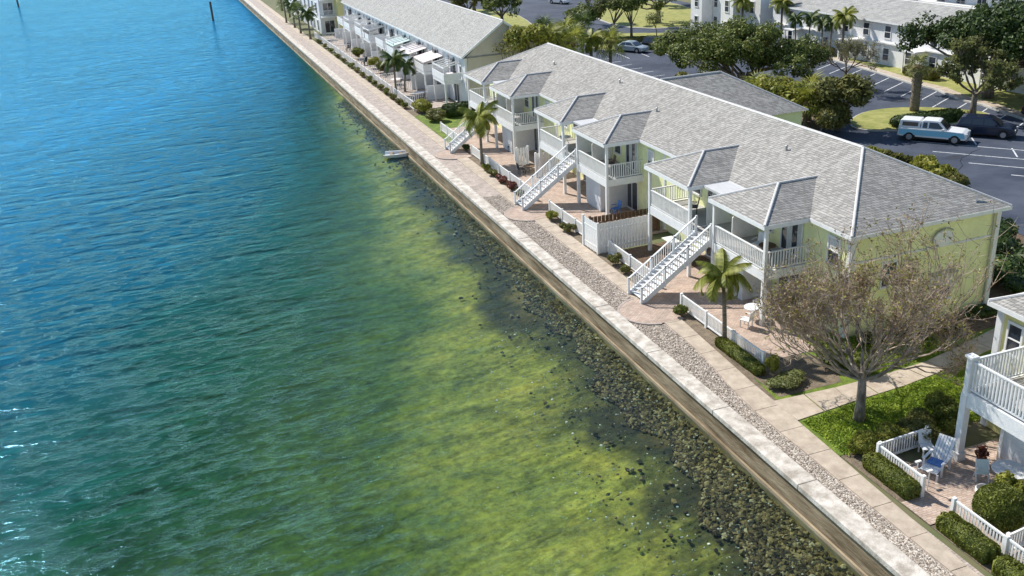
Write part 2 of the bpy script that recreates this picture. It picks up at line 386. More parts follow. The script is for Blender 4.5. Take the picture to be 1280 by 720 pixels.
def bush(name, label, loc, r, lm, n=900, leaf=.09, group=None, cat='bush', lumps=7, seed=1, box=False, shell=.75):
    """a clipped or loose shrub: leaves over the lumpy surface of a dense core"""
    rs = np.random.default_rng(seed); rx, ry, rz = r
    t = thing(name, label, cat, loc, 0, group)
    if box:
        u = rs.random((n,3))*2-1; ax = rs.choice([0,1,2,2], n); sg = np.where(rs.random(n) < .5, -1, 1); sg = np.where(ax == 2, 1, sg)
        for k in range(n): u[k, ax[k]] = sg[k]*(1-.06*rs.random())
        u = np.sign(u)*np.abs(u)**.9; cr_ = np.maximum(1, (np.abs(u)**5).sum(1)**(1/5)); Nn = u/cr_[:,None]; bump_ = 1+.07*np.sin(Nn[:,0]*7*max(1,rx)+seed)*np.cos(Nn[:,1]*6*max(1,ry))
        P = Nn*np.array([rx,ry,rz/2])*bump_[:,None] + np.array([0,0,rz/2]); core = MB(); core.box(-rx*.86,-ry*.93,0,rx*.86,ry*.93,rz*.86)
    else:
        cs = [np.array([0,0,rz*.5])] + [np.array([rs.normal()*rx*.38, rs.normal()*ry*.38, rz*(.4+.35*rs.random())]) for _ in range(lumps-1)]
        P = []; Nn = []; core = MB()
        for i, c in enumerate(cs):
            k = 1.0 if lumps == 1 else (.75 if i == 0 else .42+.2*rs.random())
            p, d = ell_points(n//len(cs), (rx*k, ry*k, rz*.5*k*1.05), shell); P.append(p+c); Nn.append(d)
            pr = [(math.sin(math.pi*j/6)*.8*k+.001, (-math.cos(math.pi*j/6))*rz*.5*k*.8) for j in range(7)]
            m0 = MB().lathe((0,0,0), pr, 9); core.add([(x*rx+c[0], y*ry+c[1], z+c[2]) for x,y,z in m0.v], m0.f)
        P = np.concatenate(P); Nn = np.concatenate(Nn)
    P = P[P[:,2] > .01] if not box else P
    if not box: Nn = Nn[:len(P)] if False else None
    me = cloud_mesh('foliage', P, leaf, lm, normals=Nn)
    o = bpy.data.objects.new('foliage', me); C.objects.link(o); o.parent = t
    core.build('inner_foliage', lm, t, smooth=True, loc=(0,0,0))
    return t

# ------------------------------------------------------------ ground, water, seawall
WZ = -1.35
MB().poly([(19.7,-400,-.06),(2500,-400,-.06),(2500,4000,-.06),(19.7,4000,-.06)]).build('ground', landm, kind='structure')
# seabed with slope and growth zones -----------------------------------------
xs = [19.9,19,18,17,15,12,8,4,0,-6,-15,-40,-200,-2500]; dz = [-.18,-.22,-.32,-.45,-.7,-1.0,-1.3,-1.6,-2,-2.6,-3.2,-4,-5,-6]
sb = MB(); ys = [-400,0,20,40,60,80,120,200,400,4000]
for y in ys:
    for x, d_ in zip(xs, dz): sb.v.append((x,y,WZ+d_))
nx = len(xs)
for j in range(len(ys)-1):
    for i in range(nx-1): sb.f.append((j*nx+i, (j+1)*nx+i, (j+1)*nx+i+1, j*nx+i+1)); sb.m.append(0)
seabed_m = bpy.data.materials.new('seabed_growth'); seabed_m.use_nodes = True
def mathn(n, l, op, a, b_=None, clamp=False):
    q = n.new('ShaderNodeMath'); q.operation = op; q.use_clamp = clamp
    for i, v in enumerate((a, b_)):
        if v is None: continue
        if isinstance(v, (int, float)): q.inputs[i].default_value = v
        else: l.new(v, q.inputs[i])
    return q.outputs[0]
def noise(n, l, vec, scale, detail=6, rough=.6):
    q = n.new('ShaderNodeTexNoise'); q.inputs['Scale'].default_value = scale; q.inputs['Detail'].default_value = detail; q.inputs['Roughness'].default_value = rough
    l.new(vec, q.inputs['Vector']); return q.outputs['Fac']
def ramp(n, l, fac, els):
    q = n.new('ShaderNodeValToRGB'); e = q.color_ramp.elements
    while len(e) < len(els): e.new(.5)
    for k, (p, c) in enumerate(els): e[k].position = p; e[k].color = (*c, 1) if len(c) == 3 else c
    l.new(fac, q.inputs[0]); return q.outputs[0]
n, l = nodes(seabed_m); b = n['Principled BSDF']; b.inputs['Roughness'].default_value = .95
g = n.new('ShaderNodeNewGeometry'); sx = n.new('ShaderNodeSeparateXYZ'); l.new(g.outputs['Position'], sx.inputs[0])
def zone_u(n, l, g, sx, amp=5):
    """distance from the wall in units of the shoal's width there (the shoal narrows up the shore)"""
    nz = noise(n, l, g.outputs['Position'], .10, 5, .6)
    nz2 = noise(n, l, g.outputs['Position'], .7, 6, .7)
    u = mathn(n, l, 'SUBTRACT', 19.4, sx.outputs[0])
    wd_ = mathn(n, l, 'MULTIPLY', mathn(n, l, 'EXPONENT', mathn(n, l, 'DIVIDE', mathn(n, l, 'SUBTRACT', 37, sx.outputs[1]), 46)), 24)
    u = mathn(n, l, 'DIVIDE', u, wd_)
    u = mathn(n, l, 'ADD', u, mathn(n, l, 'MULTIPLY', mathn(n, l, 'MAXIMUM', mathn(n, l, 'SUBTRACT', sx.outputs[1], 112), 0), .035))
    u = mathn(n, l, 'ADD', u, mathn(n, l, 'MULTIPLY', mathn(n, l, 'SUBTRACT', nz, .5), .75))
    u = mathn(n, l, 'ADD', u, mathn(n, l, 'MULTIPLY', mathn(n, l, 'SUBTRACT', nz2, .5), .13))
    return u
u = zone_u(n, l, g, sx)
rmp = ramp(n, l, mathn(n, l, 'DIVIDE', u, 2), [(.0, (.22,.15,.06)), (.02, (.12,.085,.035)), (.045, (.055,.045,.022)), (.075, (.10,.085,.03)), (.12, (.38,.33,.07)), (.17, (.36,.345,.08)), (.28, (.13,.19,.028)), (.5, (.05,.13,.02)), (1, (.01,.08,.04))])
# darker weed streaks, brown tufts
st = n.new('ShaderNodeMapping'); st.inputs['Scale'].default_value = (.7, 1.1, 1); l.new(g.outputs['Position'], st.inputs[0])
wd = ramp(n, l, noise(n, l, st.outputs[0], .55, 8, .7), [(.34, (.22,.30,.22)), (.5, (.8,.9,.7)), (.68, (1.25,1.2,.9))])
fine = ramp(n, l, noise(n, l, g.outputs['Position'], 2.2, 10, .8), [(.36, (.35,.35,.35)), (.62, (1.3,1.3,1.2))])
mx = n.new('ShaderNodeMixRGB'); mx.blend_type = 'MULTIPLY'; mx.inputs[0].default_value = .85; l.new(rmp, mx.inputs[1]); l.new(wd, mx.inputs[2])
mx2 = n.new('ShaderNodeMixRGB'); mx2.blend_type = 'MULTIPLY'; mx2.inputs[0].default_value = .9; l.new(mx.outputs[0], mx2.inputs[1]); l.new(fine, mx2.inputs[2])
l.new(mx2.outputs[0], b.inputs['Base Color'])
sb.build('seabed', seabed_m, kind='structure')
# water surface ----------------------------------------------------------------
water_m = bpy.data.materials.new('bay_water'); water_m.use_nodes = True
n, l = nodes(water_m); n.remove(n['Principled BSDF']); out = n['Material Output']
g = n.new('ShaderNodeNewGeometry'); sx = n.new('ShaderNodeSeparateXYZ'); l.new(g.outputs['Position'], sx.inputs[0])
mp = n.new('ShaderNodeMapping'); mp.inputs['Rotation'].default_value = (0,0,R(6)); mp.inputs['Scale'].default_value = (.38, 1, 1); l.new(g.outputs['Position'], mp.inputs[0])
mp2 = n.new('ShaderNodeMapping'); mp2.inputs['Rotation'].default_value = (0,0,R(-14)); mp2.inputs['Scale'].default_value = (.45, 1, 1); l.new(g.outputs['Position'], mp2.inputs[0])
h1 = noise(n, l, mp.outputs[0], .62, 3, .5); h2 = noise(n, l, mp2.outputs[0], 2.0, 6, .7); h3 = noise(n, l, g.outputs['Position'], .16, 3, .5)
calm = ramp(n, l, noise(n, l, g.outputs['Position'], .045, 4, .6), [(.35, (.7,)*3), (.65, (1,)*3)])
def crest(v, k=1.5):  # sharp crests, rounded troughs
    return mathn(n, l, 'POWER', mathn(n, l, 'SUBTRACT', 1, mathn(n, l, 'ABSOLUTE', mathn(n, l, 'MULTIPLY', mathn(n, l, 'SUBTRACT', v, .5), 3.2)), True), k)
h2 = mathn(n, l, 'ADD', mathn(n, l, 'MULTIPLY', h2, .45), mathn(n, l, 'MULTIPLY', crest(h2), .16))
hh = mathn(n, l, 'ADD', mathn(n, l, 'ADD', mathn(n, l, 'MULTIPLY', h1, .9), mathn(n, l, 'MULTIPLY', crest(h1), .34)), h2)
hh = mathn(n, l, 'ADD', mathn(n, l, 'MULTIPLY', hh, calm), mathn(n, l, 'MULTIPLY', h3, .8))
bp = n.new('ShaderNodeBump'); bp.inputs['Strength'].default_value = 1; bp.inputs['Distance'].default_value = 1.35; l.new(hh, bp.inputs['Height'])
bg_ = n.new('ShaderNodeBump'); bg_.inputs['Strength'].default_value = 1; bg_.inputs['Distance'].default_value = .17; l.new(hh, bg_.inputs['Height'])
u = zone_u(n, l, g, sx, 3)
lu = mathn(n, l, 'DIVIDE', mathn(n, l, 'LOGARITHM', mathn(n, l, 'MAXIMUM', u, .1), 2.0), 5)   # 0 at the shoal edge, .2 per doubling
body = ramp(n, l, mathn(n, l, 'ADD', lu, .4), [(.05, (.05,.04,.012)), (.3, (.025,.075,.012)), (.40, (.008,.08,.025)), (.48, (.003,.08,.06)), (.56, (.002,.085,.125)), (.70, (.002,.10,.20)), (.9, (.006,.16,.34)), (1, (.012,.20,.43))])
opac = ramp(n, l, mathn(n, l, 'ADD', lu, .4), [(-.0, (.08,)*3), (.18, (.14,)*3), (.34, (.32,)*3), (.5, (.8,)*3), (.65, (.97,)*3)])
dif = n.new('ShaderNodeBsdfDiffuse'); l.new(body, dif.inputs[0]); l.new(bp.outputs[0], dif.inputs['Normal'])
tr = n.new('ShaderNodeBsdfTransparent'); tr.inputs[0].default_value = (.85,.95,.88,1)
m1 = n.new('ShaderNodeMixShader'); l.new(opac, m1.inputs[0]); l.new(tr.outputs[0], m1.inputs[1]); l.new(dif.outputs[0], m1.inputs[2])
gl = n.new('ShaderNodeBsdfGlossy'); gl.inputs['Roughness'].default_value = .1; gl.inputs['Color'].default_value = (.30, .72, 1, 1); l.new(bg_.outputs[0], gl.inputs['Normal'])
fr = n.new('ShaderNodeFresnel'); fr.inputs[0].default_value = 1.33; l.new(bg_.outputs[0], fr.inputs[1])
m2 = n.new('ShaderNodeMixShader'); l.new(mathn(n, l, 'MULTIPLY', fr.outputs[0], .62), m2.inputs[0]); l.new(m1.outputs[0], m2.inputs[1]); l.new(gl.outputs[0], m2.inputs[2])
l.new(m2.outputs[0], out.inputs[0])
MB().poly([(-2500,-400,WZ),(19.6,-400,WZ),(19.6,4000,WZ),(-2500,4000,WZ)]).build('water', water_m, kind='structure')

# seawall ------------------------------------------------------------------
sw = thing('seawall', 'long concrete seawall with pale cap between the green water and the promenade', 'seawall', (19.9,15,0)); sw['kind'] = 'structure'
MB().box(19.56,-20,-1.9,20.2,420,-.19).build('wall_face', wallstain, sw)
MB().box(19.46,-20,-1.75,19.557,420,-1.2).build('wale_ledge', lipm, sw)
y = 6.75
while y < 260:
    MB().box(19.46,y+.012,-.2,20.32+random.uniform(-.012,.012),y+6.12,.05+random.uniform(-.006,.006)).build('cap_block', capm, sw, bevel=.03); y += 6.133
MB().box(19.46,260,-.2,20.32,420,.05).build('cap_block', capm, sw)
# rocks in the shallows
def rockfield(name, pts, label, cat, m_, zfun, smin, smax, sub=1, flat=.6):
    import bmesh
    bm = bmesh.new(); bmesh.ops.create_icosphere(bm, subdivisions=sub, radius=1); base = np.array([v.co[:] for v in bm.verts]); fs = np.array([[v.index for v in f.verts] for f in bm.faces]); bm.free()
    V = []; F = []; o = 0
    for (x, y) in pts:
        s = smin+(smax-smin)*rng.random()**2.2
        q = base*(1+.28*rng.normal(size=(len(base),1)))*s*np.array([1+.5*rng.random(), 1, flat+.3*rng.random()])
        a = rng.random()*6.28; ca, sa = math.cos(a), math.sin(a)
        q = np.stack([q[:,0]*ca-q[:,1]*sa, q[:,0]*sa+q[:,1]*ca, q[:,2]], 1) + np.array([x, y, zfun(x, s)])
        V.append(q); F.append(fs+o); o += len(base)
    V = np.concatenate(V); F = np.concatenate(F)
    me = bpy.data.meshes.new(name); me.from_pydata(V.tolist(), [], F.tolist()); me.materials.append(m_); me.update()
    ob = bpy.data.objects.new(name, me); C.objects.link(ob); tag(ob, label, cat, kind='stuff'); return ob
def islandcol(name, els, rough=.9):
    M_ = bpy.data.materials.new(name); M_.use_nodes = True; n, l = nodes(M_); b = n['Principled BSDF']; b.inputs['Roughness'].default_value = rough
    g = n.new('ShaderNodeNewGeometry'); l.new(ramp(n, l, g.outputs['Random Per Island'], els), b.inputs['Base Color']); return M_
rockm = islandcol('algae_covered_rocks', [(0, (.02,.015,.008)), (.35, (.075,.05,.02)), (.7, (.20,.14,.055)), (.94, (.34,.26,.12)), (1, (.46,.41,.28))])
pts = []
for _ in range(34000):
    y = 16+rng.random()**1.35*100; wd_ = .8 if y > 70 else (.8+(70-y)*.036); d_ = rng.random()**.85*wd_*(1+.22*math.sin(y*.55)+.15*math.sin(y*1.7)) if rng.random() < .95 else abs(rng.normal())*wd_*1.3
    if d_ < 6: pts.append((19.35-d_, y))
rockfield('shore_rocks', pts, 'algae-brown rocks lying under shallow water along the foot of the seawall', 'rocks', rockm, lambda x, s: WZ-.17-(19.4-x)*.085, .035, .125)
flm = islandcol('pale_shell_flecks', [(0, (.35,.36,.30)), (1, (.75,.76,.70))])
pts = []
for _ in range(600):
    y = 20+rng.random()*26; cx = 15.2-rng.normal()*2.4; pts.append((min(cx, 19), y))
rockfield('shell_flecks', pts, 'pale shells and stones scattered over the green shallow bottom', 'shells', flm, lambda x, s: WZ-.03-.0*x, .018, .055, 1)

# promenade ------------------------------------------------------------------
def jx(y): # gravel / sidewalk joint
    t = min(1, max(0, (y-30)/8)); return 21.08+.82*t*t*(3-2*t)
def sx_(y): # landward edge of the sidewalk
    t = min(1, max(0, (y-19)/12)); return 21.75+.6*t + (.55*min(1, max(0, (y-32)/8)))
sheet('paver_band', [(20.3,-20),(21.95,-20),(21.95,420),(20.3,420)], -.05, pavers)
grm = islandcol('mixed_gravel', [(0, (.22,.17,.13)), (.35, (.38,.32,.26)), (.7, (.52,.45,.37)), (1, (.70,.63,.54))])
pts = []
for _ in range(27000):
    y = 16+rng.random()**1.25*50; x = 20.36+rng.random()*(jx(y)-20.42)
    if (x-22.05)**2+(y-41.9)**2 < 1.8**2 or (x-22.2)**2+(y-60.7)**2 < 1.8**2: continue
    pts.append((x, y))
rockfield('gravel', pts, 'mixed pale gravel between the seawall cap and the sidewalk', 'gravel', grm, lambda x, s: -.045+s*.2, .016, .05, 1, .5)
swk = thing('sidewalk', 'tan concrete sidewalk of separate slabs along the seaside gravel strip', 'sidewalk', (21.6,20,0)); swk['kind'] = 'structure'
y = 13.4; k = 0
while y < 190:
    y1 = y+1.885
    MB().prism([(jx(y)+.01,y),(sx_(y),y),(sx_(y1),y1),(jx(y1)+.01,y1)], -.055, .012+random.uniform(-.004,.004)).build('concrete_slab', conc, swk, bevel=.012); y += 1.905
MB().prism([(21.95,y),(22.9,y),(22.9,420),(21.95,420)], -.055, .012).build('concrete_slab', conc, swk)
# brick aprons at the stair feet
for cx, cy in ((22.05,41.9),(22.2,60.7),(22.3,79.3)):
    pp = [(cx+1.72*math.cos(R(a)), cy+1.72*math.sin(R(a))) for a in range(95,271,11)]
    MB().prism([(cx+1.0,cy+1.7)]+pp+[(cx+1.0,cy-1.7)], -.05, .022).build('brick_apron', brick, kind='structure')
    e = MB(); po = [(cx+1.84*math.cos(R(a)), cy+1.84*math.sin(R(a))) for a in range(95,271,11)]
    for i in range(len(po)-1): e.prism([pp[i], pp[i+1], po[i+1], po[i]], -.05, .032)
    e.build('apron_edging', brick_edge, kind='structure')
# beds and patios (z a few mm apart)
sheet('planting_bed', [(22.2,15),(24.3,15),(24.3,130),(22.2,130)], -.03, soil)
sheet('lawn', [(22.0,26.2),(40,26.2),(48,30),(48,41),(28.9,41),(22.7,33)], -.015, grass)
sheet('planting_bed', [(22.75,31.1),(26.0,31.1),(27.2,33.2),(24.6,35.2),(22.75,35.2)], -.008, soil)
sheet('planting_bed', [(28.9,31.8),(47,33.6),(47,35.2),(28.9,34.6)], -.006, mulch)  # dark mulch over the lawn's shaded part, shadow put into its colour
def patio(y0, y1, x0=23.6, x1=28.9, m_=brick): sheet('patio', [(x0,y0),(x1,y0),(x1,y1),(x0,y1)], .004, m_)
patio(34.2,44.6); patio(44.6,48.5); patio(52.5,72.0); patio(72.0,89,m_=brick)
sheet('mulch_bed', [(23.7,46.2),(28.6,46.2),(28.6,50.9),(23.7,50.9)], .010, mulch)
patio(16,24.6,23.15,29)
sheet('patio', [(22.2,21.3),(23.2,21.3),(23.2,22.75),(22.2,22.75)], .006, brick)
sheet('patio', [(22.7,41.2),(23.7,41.2),(23.7,44.7),(22.7,44.7)], .006, brick)
sheet('patio', [(22.8,60.2),(23.8,60.2),(23.8,63.2),(22.8,63.2)], .006, brick)
sheet('lawn', [(22.95,82.2),(26,82.2),(28.9,88.6),(28.9,96.5),(22.95,96.5)], -.004, grass)
sheet('patio', [(23.7,99),(28.6,99),(28.6,165),(23.7,165)], .004, pavers)
# path across the lawn
pth = thing('garden_path', 'concrete path crossing the lawn from the sidewalk toward the parking lot', 'path', (22.3,29.6,0)); pth['kind'] = 'structure'
pr = [((22.25,29.1),(22.25,30.9)),((25.2,29.4),(25.4,30.75)),((28.3,29.6),(28.1,30.8)),((30.9,30.0),(30.7,31.0)),((34.3,30.7),(34.1,31.8)),((38,31.6),(37.8,32.8)),((45,33.4),(44.8,34.6))]
for a, c in zip(pr[:-1], pr[1:]):
    s_ = .006; f = lambda p, q, t: (p[0]+(q[0]-p[0])*t, p[1]+(q[1]-p[1])*t)
    for h0, h1 in ((0,.495),(.505,1)):
        MB().prism([f(a[0],c[0],h0+s_), f(a[0],c[0],h1-s_), f(a[1],c[1],h1-s_), f(a[1],c[1],h0+s_)], -.04, .02+random.uniform(-.003,.003)).build('concrete_slab', conc, pth)

# grass blades on the near lawn
pts = []
while len(pts) < 26000:
    x = 22.1+rng.random()*11; y = 26.0+rng.random()*9.5
    yp = 29.3+(x-25.2)*.1; 
    if yp-.05 < y < yp+1.35+.0*(x) and x < 40: continue
    if y > yp and x < 27.0: continue
    if x < 22.35+(y-26)*.02: continue
    pts.append((x, y, .03))
P = np.array(pts); me = cloud_mesh('lawn_grass', P, .07, bladem, aspect=.35)
o = bpy.data.objects.new('lawn_grass', me); C.objects.link(o); tag(o, 'bright green grass of the small lawn between the path and the hedge', 'grass', kind='stuff')
#@@STRUCT
# ------------------------------------------------------------ buildings
def hip_roof(root, x0, x1, y0, y1, ze, zr, hs, hn, m_, gable_s=False, gable_n=False, trim=True, ov=0):
    """roof slab with ridge along y; hs/hn = run of the south/north hip"""
    xm = (x0+x1)/2; b = MB(); t = .14
    A,B_,Cc,D = (x0,y0,ze),(x1,y0,ze),(x1,y1,ze),(x0,y1,ze); S = (xm,y0+(0 if gable_s else hs),zr); N_ = (xm,y1-(0 if gable_n else hn),zr)
    b.poly([A,S,N_,D]); b.poly([B_,Cc,N_,S])
    if not gable_s: b.poly([A,B_,S])
    if not gable_n: b.poly([Cc,D,N_])
    b.poly([(x0,y0,ze-t),(x0,y1,ze-t),(x1,y1,ze-t),(x1,y0,ze-t)])
    r = b.build('roof', m_, root)
    f = MB(); o = .03
    f.box(x0-o,y0-o,ze-t-.06,x0+.02,y1+o,ze-.008); f.box(x1-.02,y0-o,ze-t-.06,x1+o,y1+o,ze-.008)
    if not gable_s: f.box(x0+.022,y0-o,ze-t-.06,x1-.022,y0+.02,ze-.008)
    if not gable_n: f.box(x0+.022,y1-.02,ze-t-.06,x1-.022,y1+o,ze-.008)
    if gable_s:
        for xx in (x0, x1): f.beam((xx,y0-.02,ze-.1),(xm,y0-.02,zr-.1),.06,.22)
    f.build('fascia', white, r)
    c = MB(); c.tube([S,N_], .09, 6)
    if not gable_s: c.tube([A,S], .07, 6); c.tube([B_,S], .07, 6)
    if not gable_n: c.tube([D,N_], .07, 6); c.tube([Cc,N_], .07, 6)
    c.build('ridge_cap', ridge_m, r)
    return r
def window(root, x, yc, zc, w_, h_, face='-x', door=False, cur=None, fm=None):
    """window or glazed door on a wall plane; frame part with pane sub-parts"""
    fm = fm or white
    def T(u, v, d): # u along wall, v up, d out of the wall
        return {'-x': (x-d, yc+u, zc+v), '+x': (x+d, yc+u, zc+v), '-y': (yc+u, x-d, zc+v), '+y': (yc+u, x+d, zc+v)}[face]
    def bx(b, u0, v0, d0, u1, v1, d1):
        p = T(u0,v0,d0); q = T(u1,v1,d1); return b.box(min(p[0],q[0]),min(p[1],q[1]),p[2],max(p[0],q[0]),max(p[1],q[1]),q[2])
    b = MB(); e = .09; a = w_/2; c = h_/2
    bx(b,-a-e,c,0,a+e,c+e*1.3,.07); bx(b,-a-e-.03,-c-e,0,a+e+.03,-c,.10); bx(b,-a-e,-c,0,-a,c,.06); bx(b,a,-c,0,a+e,c,.06)
    if not door: bx(b,-a,-.025,0,a,.025,.055)
    else: bx(b,-.03,-c,0,.03,c,.055)
    fr_ = b.build('door_frame' if door else 'window', fm, root)
    if not door:
        for v0, v1 in ((-c,-.025),(.025,c)): bx(MB(),-a,v0,0,a,v1,.02).build('pane', glass, fr_)
        if cur: bx(MB(),-a,0+.03,0,a,c,.026).build('curtain', curtain, fr_)
    else:
        for u0, u1 in ((-a,-.03),(.03,a)): bx(MB(),u0,-c,0,u1,c,.02).build('door_glass', glass, fr_)
        if cur:
            for u0, u1 in ((-a*.98,-a*.55),(a*.1,a*.5)): bx(MB(),u0,-c+.03,0,u1,c-.02,.027).build('curtain', curtain, fr_)
    return fr_
def rail(root, a, b_, z0, z1, n, m_=None, each=False, name='railing', pk=.022, diag=None):
    """hand rail and bottom rail with balusters between two points (z relative heights added when sloping)"""
    m_ = m_ or white; a = Vector((*a,0)) if len(a) == 2 else Vector(a); b_ = Vector((*b_,0)) if len(b_) == 2 else Vector(b_)
    r = MB(); r.beam(a+Vector((0,0,z1)), b_+Vector((0,0,z1)), .1, .055); r.beam(a+Vector((0,0,z0+.06)), b_+Vector((0,0,z0+.06)), .06, .06)
    ro = r.build(name, m_, root); q = MB()
    if each: me = MB().box(-pk,-pk,0,pk,pk,z1-z0-.1).mesh('baluster', m_)
    for k in range(n):
        p = a.lerp(b_, (k+.5)/n)
        if each: inst('baluster', me, ro, p+Vector((0,0,z0+.08))-Vector(worldloc(ro)))
        else: q.box(p.x-pk,p.y-pk,p.z+z0+.08,p.x+pk,p.y+pk,p.z+z1-.02)
    if not each: q.build('balusters', m_, ro, kind='stuff')
    return ro
FZ, RZ = 2.95, 3.98
def balcony(root, y0, y1, xw=28.9, xd=26.2, dense=26, south=True, north=True):
    b = MB(); b.box(xd+.04,y0+.12,FZ-.12,xw,y1-.12,FZ-.004); fl = b.build('balcony', deckfloor, root)
    f = MB(); f.box(xd-.06,y0,2.45,xd+.06,y1,FZ+.03); f.box(xd+.062,y0,2.5,xw,y0+.1,FZ+.02); f.box(xd+.062,y1-.1,2.5,xw,y1,FZ+.02); f.build('rim_board', white, fl)
    for yy in (y0+.08, y1-.08):
        MB().box(xd-.1,yy-.1,0,xd+.1,yy+.1,2.448).box(xd-.085,yy-.085,2.452,xd+.085,yy+.085,5.42).build('post', white, fl)
    rail(fl, (xd,y0+.2), (xd,y1-.2), FZ+.06, RZ, dense, pk=.024)
    if south: rail(fl, (xd+.15,y0+.06), (xw-.05,y0+.06), FZ+.06, RZ, int(dense*.5), pk=.024)
    if north: rail(fl, (xd+.15,y1-.06), (xw-.05,y1-.06), FZ+.06, RZ, int(dense*.5), pk=.024)
    # little hip roof over it, running back into the main roof
    X0 = 25.93; yl, yh = y0-.12, y1+.12; ym = (yl+yh)/2; ze, zt = 5.5, 6.63; xa = 28.45; xe = 28.54+(zt-5.5)/.505+.25
    xg = 28.75
    r = MB(); r.poly([(X0,yl,ze),(xa,ym,zt),(X0,yh,ze)]); r.poly([(X0,yl,ze),(xg,yl,ze+.02),(xe,ym,zt),(xa,ym,zt)]); r.poly([(X0,yh,ze),(xa,ym,zt),(xe,ym,zt),(xg,yh,ze+.02)])
    r.poly([(X0,yl,ze-.13),(X0,yh,ze-.13),(xg,yh,ze-.13),(xg,yl,ze-.13)]); ro = r.build('balcony_roof', roof_m, root)
    c = MB(); c.tube([(X0,yl,ze),(xa,ym,zt)], .075, 6).tube([(X0,yh,ze),(xa,ym,zt)], .075, 6).tube([(xa,ym,zt),(xe-.1,ym,zt)], .065, 6); c.build('ridge_cap', ridge_m, ro)
    e = MB(); e.box(X0-.03,yl-.03,5.27,X0+.03,yh+.03,5.492); e.box(X0+.032,yl-.03,5.27,28.5,yl+.03,5.492); e.box(X0+.032,yh-.03,5.27,28.5,yh+.03,5.492); e.build('fascia', white, ro)
    return fl
def stairs(root, y0, y1, xt=26.2, xb=21.95, zt=FZ, n=17):
    st_ = MB()
    for yy in (y0, y1): st_.beam((xt,yy,zt-.12),(xb,yy,-.02),.06,.28)
    s = st_.build('staircase', white2, root); run = (xt-xb)/n; rise = zt/n
    me = MB().box(-.15,-(y1-y0)/2+.035,-.02,.15,(y1-y0)/2-.035,.02).mesh('step', white2); w0 = Vector(worldloc(s))
    for k in range(n-1): inst('step', me, s, Vector((xt-run*(k+.9), (y0+y1)/2, zt-rise*(k+1)))-w0)
    for yy in (y0-.04, y1+.04):
        rail(s, (xt,yy,zt), (xb,yy,0), .06, .92, 30, white2, pk=.017)
        for k in (0, .33, .66, 1):
            p = Vector((xt,yy,zt)).lerp(Vector((xb,yy,0)), k); MB().box(p.x-.05,p.y-.05,p.z-.25 if k < 1 else 0,p.x+.05,p.y+.05,p.z+1.0).build('newel_post', white2, s)
    return s

mat_cover = mat('pale_metal_sheet', (.50, .50, .50), .5, col2=(.62, .61, .60), scale=3, stretch=(8, .5, 1))
A = thing('apartment_building', 'two-storey yellow-green apartment block with six hip-roofed balconies and grey shingle roof, beside the bare tree', 'building', (33.3,34.6,0))
x0, x1, y0, y1 = 28.9, 37.75, 34.62, 88.5
MB().prism([(x0,y0),(x1,y0),(x1,y1),(x0,y1)], -.05, 5.36).build('wall', yellow_w, A)
hip_roof(A, 28.54, 38.1, 34.28, 88.9, 5.5, 7.9, 5.5, 5.0, roof_m)
# wing behind, its ridge across
wr = MB(); S0 = (33.35,62,7.98); S1 = (38.3,62,7.98); a = (42.6,57.0,5.5); b_ = (42.6,67.0,5.5)
wr.poly([S0,(38.0,57.0,5.5),a,S1]); wr.poly([S1,a,b_]); wr.poly([S0,S1,b_,(38.0,67.0,5.5)]); wro = wr.build('wing_roof', roof_m, A)
MB().tube([S0,S1], .08, 6).tube([S1,a], .07, 6).tube([S1,b_], .07, 6).build('ridge_cap', ridge_m, wro)
MB().box(37.78,57.3,0,42.3,66.7,5.45).build('wing_wall', yellow_w, A)
# trims and south wall features
tb = MB(); tb.box(28.95,34.55,3.9,37.5,34.617,4.0); tb.build('belt_board', white, A)
for xx in (28.82, 37.55): MB().box(xx,34.54,-.02,xx+.26,34.85,5.3).build('corner_board', white, A)
MB().tube([(37.35,34.5,5.25),(37.35,34.5,.1)], .05, 6).build('downspout', metalg, A)
v = MB(); v.add([(34.3+.62*math.cos(R(a_)), yy, 4.35+.42*math.sin(R(a_))) for yy in (34.53,34.615) for a_ in range(0,360,20)], [tuple(range(17,-1,-1))]+[(i,(i+1)%18,18+(i+1)%18,18+i) for i in range(18)])
vo = v.build('round_vent', white, A)
MB().tube([(34.3+.7*math.cos(R(a_)), 34.52, 4.38+.5*math.sin(R(a_))) for a_ in range(40,215,15)], .035, 5).build('vent_hood', metalg, vo)
window(A, 34.617, 34.5, 1.7, 1.25, 1.35, '-y', cur=True)
MB().box(33.7,34.3,2.48,35.3,34.61,2.56).build('window_hood', metalg, A)
window(A, 34.617, 31.2, 3.0, .8, 1.2, '-y')
MB().beam((36.4,34.9,5.75),(36.8,35.2,6.15),.06,.06).build('vent_pipe', metalg, A)
for yv, xv in ((44.0,31.6),(58,30.9),(66,32),(78,31.5)): MB().lathe((xv,yv,5.5+(xv-28.54)*.505-.1), [(.06,0),(.06,.35),(.08,.36),(.02,.4)], 8).build('vent_pipe', metalg, A)
Y0 = [37.62, 45.08, 56.1, 63.55, 74.35, 81.8]; W_ = 5.0
